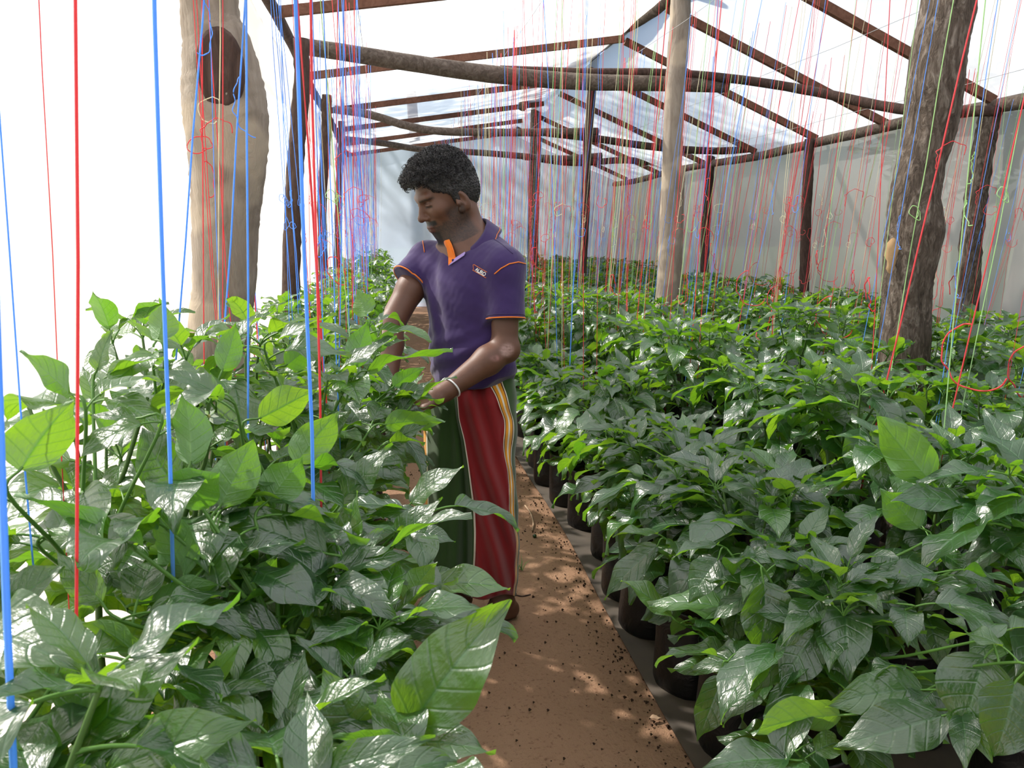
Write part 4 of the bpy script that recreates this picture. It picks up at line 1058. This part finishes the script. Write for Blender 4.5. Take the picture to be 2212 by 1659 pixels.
def march(o, d, far=1.0, step=.75, t0=0.0):
    t = t0
    for _ in range(120):
        h = sdf_shirt(o + d * t)
        if h < .0004: break
        t += max(h * step, .0006)
        if t > far: return None
    return o + d * t
def hit(px, py, off=.0015):
    g = J(px, py, 0.) - CAML; g /= np.linalg.norm(g); p = march(CAML, g, 4.0, .8, 2.0)
    return None if p is None else p - g * off
def lift(p, e=.003):
    g = np.array([sdf_shirt(p + e * np.eye(3)[i]) - sdf_shirt(p - e * np.eye(3)[i]) for i in range(3)]); return g / (np.linalg.norm(g) + 1e-9)
def ring(a, b_, t, n=40, r0=.12):
    d = b_ - a; d = d / np.linalg.norm(d); e1 = np.cross(d, [0, .3, 1.]); e1 /= np.linalg.norm(e1); e2 = np.cross(d, e1); c = a + (b_ - a) * t; out = []
    for j in range(n + 1):
        q = 2 * math.pi * j / n; dr = math.cos(q) * e1 + math.sin(q) * e2; p = march(c + dr * r0, -dr, r0)
        out.append(c + dr * (.0605 if p is None else min(.064, np.linalg.norm(p - c) + .0006)))
    return out
def piping(name, pts, r, mat, label=None):
    b = MB(); b.tube(pts, r, 6); obj(name, b.mesh(name, [mat]), parent=sh, label=label)
for nm_, A_, B_ in (('l', SL, CUL), ('r', SR, CUR)):
    piping('cuff_piping', ring(A_, B_, .985), .0024, M['orange'], 'orange stripe round the sleeve cuff')
    piping('cuff_piping', ring(A_, B_, .925), .0010, M['purple2'])
def pxline(pts, n=10, off=.0012):
    out = []
    for (x0, y0), (x1, y1) in zip(pts, pts[1:]):
        for k in range(n):
            p = hit(x0 + (x1 - x0) * k / n, y0 + (y1 - y0) * k / n, off)
            if p is not None: out.append(p)
    p = hit(*pts[-1], off); 
    if p is not None: out.append(p)
    return out
piping('shoulder_piping', pxline([(1068, 592), (1082, 580), (1100, 570), (1120, 566), (1136, 570)], 6), .0020, M['orange'], 'orange seam piping at the shoulder')
piping('shoulder_piping', pxline([(908, 500), (913, 520), (917, 545)], 6), .0014, M['orange'])
piping('shoulder_seam', pxline([(1062, 512), (1085, 528), (1108, 548)], 6), .0010, M['purple2'])
# logo: printed word in a slanted frame on the left breast
piping('logo_frame', pxline([(1052, 588), (1038, 580), (1024, 571.5), (1022, 572), (1023, 582), (1021, 583.5), (1034, 591), (1050, 600.5)], 6, .0012), .0008, M['orange'], 'thin red outline of the breast logo')
cu = bpy.data.curves.new('t', 'FONT'); cu.body = 'AURO'; cu.size = 1.0; cu.shear = .3; cu.offset = .02; cu.space_character = .92
to = bpy.data.objects.new('t', cu); COL.objects.link(to); bpy.context.view_layer.update()
tm = bpy.data.meshes.new_from_object(to.evaluated_get(bpy.context.evaluated_depsgraph_get()))
tv = np.array([v_.co[:] for v_ in tm.vertices]); tf = [tuple(p_.vertices) for p_ in tm.polygons]; bpy.data.objects.remove(to)
wx = tv[:, 0].max() - tv[:, 0].min(); hx_ = tv[:, 1].max()
LV = []
for x, y, _ in tv:
    fx = (x - tv[:, 0].min()) / wx; fy = y / hx_
    LV.append(hit(1025.5 + 23 * fx + 1.5 * fy, 584 + 13.2 * fx - 8.0 * fy, .0016))
obj('logo_word', mesh_np('logo_word', LV, tf, [M['white_p']], smooth=False), parent=sh, label='white printed logo word')
piping('logo_underline', pxline([(1028, 586.5), (1045, 596)], 8, .0014), .0007, M['white_p'])
# collar: folded band round the neck, open in front
ax3 = nd; e1 = TF - (TF @ ax3) * ax3; e1 /= np.linalg.norm(e1); e2 = np.cross(ax3, e1)
if e2 @ TL < 0: e2 = -e2
Vc = []; Fc = []; ncol = 44
for i in range(ncol + 1):
    th = math.radians(24 + (336 - 24) * i / ncol); dr = math.cos(th) * e1 + math.sin(th) * e2
    fr = max(0, math.cos(th)); bk = max(0, -math.cos(th))
    for (r, h) in ((.064 + .012 * fr, -.022), (.0665 + .022 * fr, .020 - .018 * fr + .014 * bk), (.0695 + .025 * fr, .024 - .018 * fr + .014 * bk), (.074 + .028 * fr, .019 - .020 * fr + .012 * bk), (.086 + .036 * fr, -.004 - .020 * fr), (.094 + .044 * fr, -.022 - .032 * fr ** 2)):
        Vc.append(CN + dr * (r + .007 * max(0, math.sin(th))) + ax3 * (h + .006 * max(0, math.sin(th))))
for i in range(ncol):
    for j in range(5): Fc.append((i * 6 + j, i * 6 + j + 1, (i + 1) * 6 + j + 1, (i + 1) * 6 + j))
co = mpart('collar', Vc, Fc, [M['purple2']], parent=sh, label='folded purple collar'); md = co.modifiers.new('s', 'SOLIDIFY'); md.thickness = .0028; md.offset = 0
edge = [Vc[i * 6 + 4] + (Vc[i * 6 + 5] - Vc[i * 6 + 4]) * .55 + (CN - Vc[i * 6 + 4]) * -.02 for i in range(4, 22)]
b = MB(); b.tube(edge, .0011, 5); obj('collar_piping', b.mesh('collar_piping', [M['orange']]), parent=co)
# orange placket facing turned out at the throat, lilac edge on the other side
def panel(name, pxs, mat, b0, lab, th=.002, tris=None):
    Vp = [J(x, y, b_) for (x, y, b_) in pxs]; n = len(Vp)
    o = mpart(name, Vp, tris or [tuple(range(n))], [mat], parent=sh, label=lab, smooth=False); md = o.modifiers.new('s', 'SOLIDIFY'); md.thickness = th; md.offset = 0; return o
def sb(px, py, off): 
    p = hit(px, py, 0); return (px, py, (p[1] if p is not None else -.08) - off)
panel('placket', [sb(953, 527, .014), (962, 519, -.055), (970, 517, -.050), (975, 527, -.060), (980, 541, -.075), sb(984, 557, .006), sb(969, 573, .006), sb(969, 556, .008), sb(967, 541, .010), sb(958, 532, .014)], M['orange'], 0, 'orange inner placket at the open neck')
panel('placket_edge', [sb(969, 574, .005), sb(984, 557, .006), sb(1004, 544, .008), sb(1005, 546, .010), sb(1002, 552, .009), sb(986, 563, .007)], M['lilac'], 0, 'pale edge of the button placket')
p = J(*sb(978.5, 562, .0085)); bm_ = MB(); g = CAML - p; g /= np.linalg.norm(g); bm_.tube([p - g * .002, p + g * .002], .0042, 10); obj('button', bm_.mesh('button', [M['purple2']]), parent=sh)
# --- sarong: columns follow the woven stripes
ROWY = [775, 828, 860, 905, 950, 1000, 1050, 1100, 1150, 1200, 1245, 1290]
KEYS = {  # px of each boundary at the rows above: left silhouette, green front/white, red, band left, band right, right silhouette
    'L': [962, 944, 922, 915, 915, 917, 918, 920, 920, 921, 921, 921],
    'l0': [966, 950, 930, 924, 923, 924, 925, 926, 926, 926, 926, 926],
    'g': [974, 974, 978, 984, 992, 997, 1000, 1002, 1004, 1004, 1002, 1000],
    'w': [985, 986, 989, 992, 1004, 1012, 1019, 1026, 1028, 1027, 1024, 1021],
    'b0': [1050, 1055, 1072, 1090, 1087, 1092, 1101, 1098, 1113, 1115, 1112, 1108],
    'b1': [1080, 1086, 1096, 1110, 1109, 1104, 1113, 1110, 1119, 1120, 1117, 1112],
    'R': [1110, 1112, 1116, 1117, 1117, 1112, 1116, 1119, 1121, 1122, 1119, 1114]}
names = ['L', 'l0', 'g', 'w', 'b0', 'b1', 'R']; NR = 90
yy_ = np.linspace(775, 1290, NR); K = {k: np.interp(yy_, ROWY, KEYS[k]) for k in names}
for k in names:
    for _ in range(2): K[k][1:-1] = .25 * K[k][:-2] + .5 * K[k][1:-1] + .25 * K[k][2:]
seg = [('L', 'l0', 3), ('l0', 'g', 14), ('g', 'w', 6), ('w', 'b0', 26), ('b0', 'b1', 12), ('b1', 'R', 5)]
Vk = []; colinfo = []; NB_ = 26
for r in range(NR):
    row = []; t = r / (NR - 1); hang = 1 - sm(np.array([t]), 0, .08)[0]
    Lx, Rx = K['L'][r], K['R'][r]
    for si, (a_, c_, n) in enumerate(seg):
        for j in range(n):
            px = K[a_][r] + (K[c_][r] - K[a_][r]) * j / n; row.append((px, si, j / n))
    row.append((Rx, 5, 1.0))
    pyb = yy_[r]; m_ = (Lx + Rx) / 2; hw = (Rx - Lx) / 2
    for px, si, fr in row:
        s_ = (px - m_) / hw; dep = math.sqrt(max(0, 1 - min(1, abs(s_)) ** 2.4))
        bb = .02 - (.082 + (.043 - .03 * t) * sm(np.array([t]), .085, .20)[0]) * dep
        # cloth over two legs: hollow between them, overlap edge at the green/red border, slanting drag folds on the red panel
        bb += .050 * sm(np.array([t]), .25, .8)[0] * math.exp(-((s_ + .18) / .20) ** 2)
        if si == 2: bb += -.026 * fr ** 2 + .014 * math.exp(-((fr - .1) / .15) ** 2)
        if si == 3: bb += .019 * math.sin(7.5 * (t * 1.3 - .75 * s_) * 1.9 + 1) * (.5 + .5 * t) * (1 - abs(2 * fr - 1) ** 2) + .006 * math.sin(24 * (t - .7 * s_))
        if si in (0, 1): bb += .012 * math.sin(14 * s_ + 4 * t)
        if si == 4: bb += .005 * math.sin(52 * t + 2 * fr)
        px2 = px + (1.2 * math.sin(40 * t + 2) if si in (4, 5) and 0 < t < .95 else 0)
        py2 = pyb + (0 if t < .9 else (t - .9) * 10 * (-42 * sm(np.array([-s_]), .15, .45)[0] + 6 * math.sin(6 * s_)))
        Vk.append(J(px2, py2, bb))
    back0, back1 = Vk[-1], Vk[-len(row)]
    for j in range(1, NB_):      # round the back, from the right edge to the left
        th = math.pi * j / NB_; c0 = (back0 + back1) / 2; h0 = (back0 - back1) / 2
        p = c0 + h0 * math.cos(th); p = p + np.array([0, (.115 + .006 * math.sin(9 * th + 3 * t)) * math.sin(th), 0]); Vk.append(p)
NC = len(row) - 1 + NB_; Fk = []; Mk = []
segi = [x[1] for x in row]; segf = [x[2] for x in row]; nf = len(row)
tot = nf + NB_ - 1
for r in range(NR - 1):
    for j in range(tot):
        j2 = (j + 1) % tot; Fk.append((r * tot + j, (r + 1) * tot + j, (r + 1) * tot + j2, r * tot + j2))
        if j < nf - 1:
            s_, f_r = segi[j], round(segf[j] * seg[segi[j]][2])
            if s_ == 0: mi_ = 2 if f_r < 2 else 3
            elif s_ == 1: mi_ = 0
            elif s_ == 2: mi_ = 3 if f_r == 5 else 0
            elif s_ == 3: mi_ = 1
            elif s_ == 4: mi_ = 3 if f_r in (0, 5, 6, 11) else (4 if f_r in (1, 10) else 2)
            else: mi_ = 0
        else: mi_ = 0
        Mk.append(mi_)
M['sgreen'] = m_cloth('green_cotton', (.028, .068, .012), (.018, .045, .008), 700); M['sred'] = m_cloth('red_cotton', (.23, .010, .012), (.17, .007, .009), 700)
M['sgold'] = m_cloth('gold_stripe', (.72, .30, .015), (.60, .24, .012), 700); M['swhite'] = m_cloth('white_stripe', (.75, .68, .55), (.65, .6, .48), 700); M['sdark'] = m_cloth('dark_stripe', (.10, .03, .015), (.08, .02, .01), 700)
sg = mpart('sarong', Vk, Fk, [M['sgreen'], M['sred'], M['sgold'], M['swhite'], M['sdark']], Mk, label='red and green sarong with gold stripes')
md = sg.modifiers.new('s', 'SOLIDIFY'); md.thickness = .003; md.offset = -1
# cord bracelet
d_ = dl_ / np.linalg.norm(dl_); fa = (EL - WL_) / np.linalg.norm(EL - WL_); e1 = np.cross(fa, [0, 0, 1.]); e1 /= np.linalg.norm(e1); e2 = np.cross(fa, e1); b = MB()
b.tube([WL_ + fa * .022 + .0345 * (math.cos(q_) * e1 + math.sin(q_) * e2) + fa * .010 * math.cos(q_) for q_ in np.linspace(0, 2 * math.pi, 37)], .0028, 6, 0, False)
br = obj('bracelet', b.mesh('bracelet', [M['white_p']]), label='white cord bracelet on the man\'s left wrist', cat='bracelet'); br.parent = man; del br['category']
# ------------------------------------------------------------------ the large leaves nearest the camera, each grown from the stem of a plant nearby
def big_leaf(base, tip, kind, t, t2=None, Wd=.48, seed=0, rows=(0, 1), droop=.45, fold=.30, side=True):
    B = P(base[0], base[1], t=t); T = P(tip[0], tip[1], t=t2 or t)
    g = leaf_geo(22, 12, Wd, .12, droop, fold, .03, .02, 0, seed, 2); npet = len(g.V) - 23 * 13
    V = np.asarray(g.V)[npet:]; UV = g.UV[npet:]; F = [tuple(i - npet for i in f) for f in g.F if min(f) >= npet]
    pb = V[6]; pt = V[22 * 13 + 6]; cx = pt - pb; L = np.linalg.norm(cx); cx /= L; cy = np.array([0, 1., 0]); cz = np.cross(cx, cy)
    X_ = T - B; S = np.linalg.norm(X_); X_ /= S
    rd = random.Random(seed * 13 + 5); j = np.array([rd.gauss(0, .2), rd.gauss(0, .2), 0])
    up = {'t': np.array([0, 0, 1.]) - .55 * CFH, 'f': np.array([0, 0, 1.]) - .95 * CFH, 'u': CFH * 1.0 + np.array([0, 0, .35]), 'e': np.array([0, 0, 1.]) + CFH * .35}[kind] + j
    Z_ = up - (up @ X_) * X_; Z_ /= np.linalg.norm(Z_); Y_ = np.cross(Z_, X_)
    A = np.stack([X_, Y_, Z_], 1) @ np.stack([cx, cy, cz], 1).T
    Wv = ((V - pb) * (S / L)) @ A.T + B
    best = min(((math.hypot(o.location[0] - B[0], o.location[1] - B[1]), k) for k, o in PLANTS.items() if k[0] in rows), key=lambda q: q[0])
    o = PLANTS[best[1]]; r0 = np.array(o.location)
    Nn = np.array([r0[0], r0[1], max(.30, min(.85, B[2] - .08 - .3 * best[0]))])
    d0 = Wv[13 * 2 + 6] - B; d0 /= np.linalg.norm(d0)
    b = MB(); b.add(Wv - r0, F, 0, UV)
    pts = catmull([Nn - r0, (Nn + B) / 2 - r0 + np.array([0, 0, -.01]), B - d0 * .03 - r0, B + d0 * .004 - r0], 5)
    b.tube(pts, list(np.linspace(.0038, .0016, len(pts))), 6, 1, False)
    obj('leaf', b.mesh('leaf', [M['leaf'], M['petiole']]), parent=o)
    if side and np.linalg.norm(B - Nn) > .10:        # lesser leaves along the same shoot
        for f_ in (.35, .55, .75, .9):
            p = pts[int(f_ * (len(pts) - 4))]; a = rd.uniform(0, 6.28); dv = np.array([math.cos(a), math.sin(a), rd.uniform(-.3, .35)]); s_ = rd.uniform(.085, .14)
            if r0[0] + p[0] + dv[0] * s_ * 1.2 < -.69: dv[0] = abs(dv[0])
            if in_cam(p + r0, dv, s_): continue
            R_, q_ = frame(p, dv, (rd.uniform(-.4, .4), rd.uniform(-.4, .4), 1)); obj('leaf', LEAF_HERO[rd.randrange(8)][1], parent=o, mw=mk4(R_, q_, s_))
EXTRA_MAN = [((840, 860), (935, 838), 't', 2.0, .5), ((850, 835), (915, 790), 'u', 2.0, .5), ((830, 880), (900, 860), 'f', 2.02, .6), ((815, 760), (850, 705), 'u', 1.95, .5), ((800, 745), (880, 735), 't', 1.95, .4), ((860, 900), (905, 845), 't', 1.98, .5)]
BIG = [  # base px, tip px, kind, distance, width ratio
    ((885, 1572), (1098, 1290), 'f', .85, .50), ((762, 1378), (968, 1362), 't', 1.08, .46), ((765, 1232), (1022, 1107), 'e', 1.10, .34), ((930, 1262), (1102, 1268), 't', 1.35, .50),
    ((888, 1087), (1000, 1004), 't', 1.45, .52), ((738, 1084), (856, 968), 't', 1.25, .44), ((898, 1104), (792, 1116), 't', 1.38, .34), ((745, 1215), (778, 1062), 'f', 1.2, .62),
    ((735, 1238), (888, 1190), 't', 1.08, .40), ((608, 1372), (384, 1345), 't', 1.0, .46), ((702, 1196), (462, 1104), 't', 1.1, .44), ((642, 1256), (438, 1188), 't', 1.12, .42),
    ((160, 1622), (440, 1395), 't', .76, .42), ((235, 1665), (554, 1570), 't', .70, .44), ((175, 1605), (205, 1385), 'f', .80, .62), ((0, 1335), (140, 1230), 'f', .88, .75),
    ((98, 1408), (36, 1312), 'u', .86, .80), ((45, 1015), (138, 858), 'u', .92, .72), ((412, 1002), (398, 848), 'u', 1.05, .62), ((385, 1088), (472, 1022), 'u', 1.0, 1.1),
    ((478, 1092), (538, 944), 'u', 1.05, .66), ((580, 1082), (652, 985), 'u', 1.1, .78), ((375, 1045), (292, 932), 'f', 1.1, .75), ((398, 1245), (318, 1105), 'u', 1.0, .70),
    ((678, 1468), (556, 1552), 't', .95, .52), ((772, 1590), (710, 1438), 'f', .88, .70), ((858, 1625), (718, 1588), 'u', .78, .60), ((690, 1668), (942, 1622), 't', .72, .34),
    ((782, 1330), (638, 1402), 'e', 1.1, .34), ((152, 852), (38, 768), 'u', 1.0, .60), ((402, 1528), (536, 1402), 'u', .88, .30), ((888, 876), (986, 811), 'e', 1.95, .30),
    ((763, 792), (800, 694), 'u', 1.7, .55), ((733, 802), (860, 736), 't', 1.6, .34), ((795, 802), (976, 757), 'e', 1.75, .30), ((832, 918), (960, 906), 'u', 1.85, .46),
    ((845, 952), (928, 922), 't', 1.85, .36), ((598, 738), (728, 684), 't', 1.55, .40), ((790, 682), (768, 626), 'u', 1.9, .95), ((618, 790), (684, 742), 'u', 1.6, .75),
    ((30, 1670), (0, 1560), 'u', .70, .66), ((95, 1668), (118, 1545), 'u', .72, .40), ((250, 1160), (30, 1062), 'u', .95, .26), ((560, 905), (690, 850), 'u', 1.3, .62),
    ((470, 850), (350, 795), 't', 1.2, .42), ((300, 905), (190, 905), 't', 1.05, .40), ((210, 800), (245, 712), 'f', 1.2, .50), ((340, 735), (355, 650), 'u', 1.35, .85),
    ((330, 735), (272, 690), 'u', 1.3, .30), ((480, 800), (520, 700), 'u', 1.5, .55), ((850, 1180), (960, 1080), 't', 1.3, .50), ((900, 1150), (985, 1165), 't', 1.35, .50),
    ((880, 1300), (940, 1210), 'u', 1.2, .60), ((540, 1300), (600, 1200), 'u', 1.05, .60), ((330, 1300), (480, 1260), 'u', .98, .40), ((220, 1300), (110, 1200), 't', .92, .5),
    ((520, 1500), (640, 1430), 't', .95, .5), ((300, 1420), (180, 1330), 'u', .9, .5), ((120, 1150), (250, 1090), 't', 1.0, .5), ((640, 1000), (720, 880), 'u', 1.25, .6)]
for i, (a_, c_, k_, t_, w_) in enumerate(BIG + EXTRA_MAN): big_leaf(a_, c_, k_, t_, None, w_, i)
BIG_R = [((1815, 1545), (1622, 1592), 'u', 1.42, .62), ((1992, 1490), (1774, 1506), 't', 1.38, .46), ((2038, 1545), (1810, 1634), 't', 1.32, .48), ((2128, 1418), (2068, 1592), 't', 1.30, .85),
    ((2192, 1472), (2138, 1632), 'f', 1.22, .85), ((1762, 1365), (1680, 1476), 't', 1.52, .78), ((1650, 1258), (1652, 1416), 'f', 1.62, .68), ((2022, 1238), (1848, 1272), 't', 1.55, .42),
    ((1938, 1304), (1774, 1296), 'e', 1.5, .26), ((1552, 1208), (1488, 1302), 't', 1.75, .68), ((2012, 1042), (1880, 905), 'u', 1.75, .55), ((2082, 1086), (1908, 1074), 't', 1.7, .42),
    ((1985, 1140), (1900, 1060), 'u', 1.7, .70), ((1700, 1640), (1500, 1655), 't', 1.40, .46), ((1560, 1460), (1500, 1600), 'f', 1.6, .5), ((1450, 1330), (1340, 1260), 't', 1.9, .5), ((1420, 1180), (1300, 1290), 't', 2.05, .40)]
for i, (a_, c_, k_, t_, w_) in enumerate(BIG_R): big_leaf(a_, c_, k_, t_, None, w_, 100 + i, (2, 3, 4))
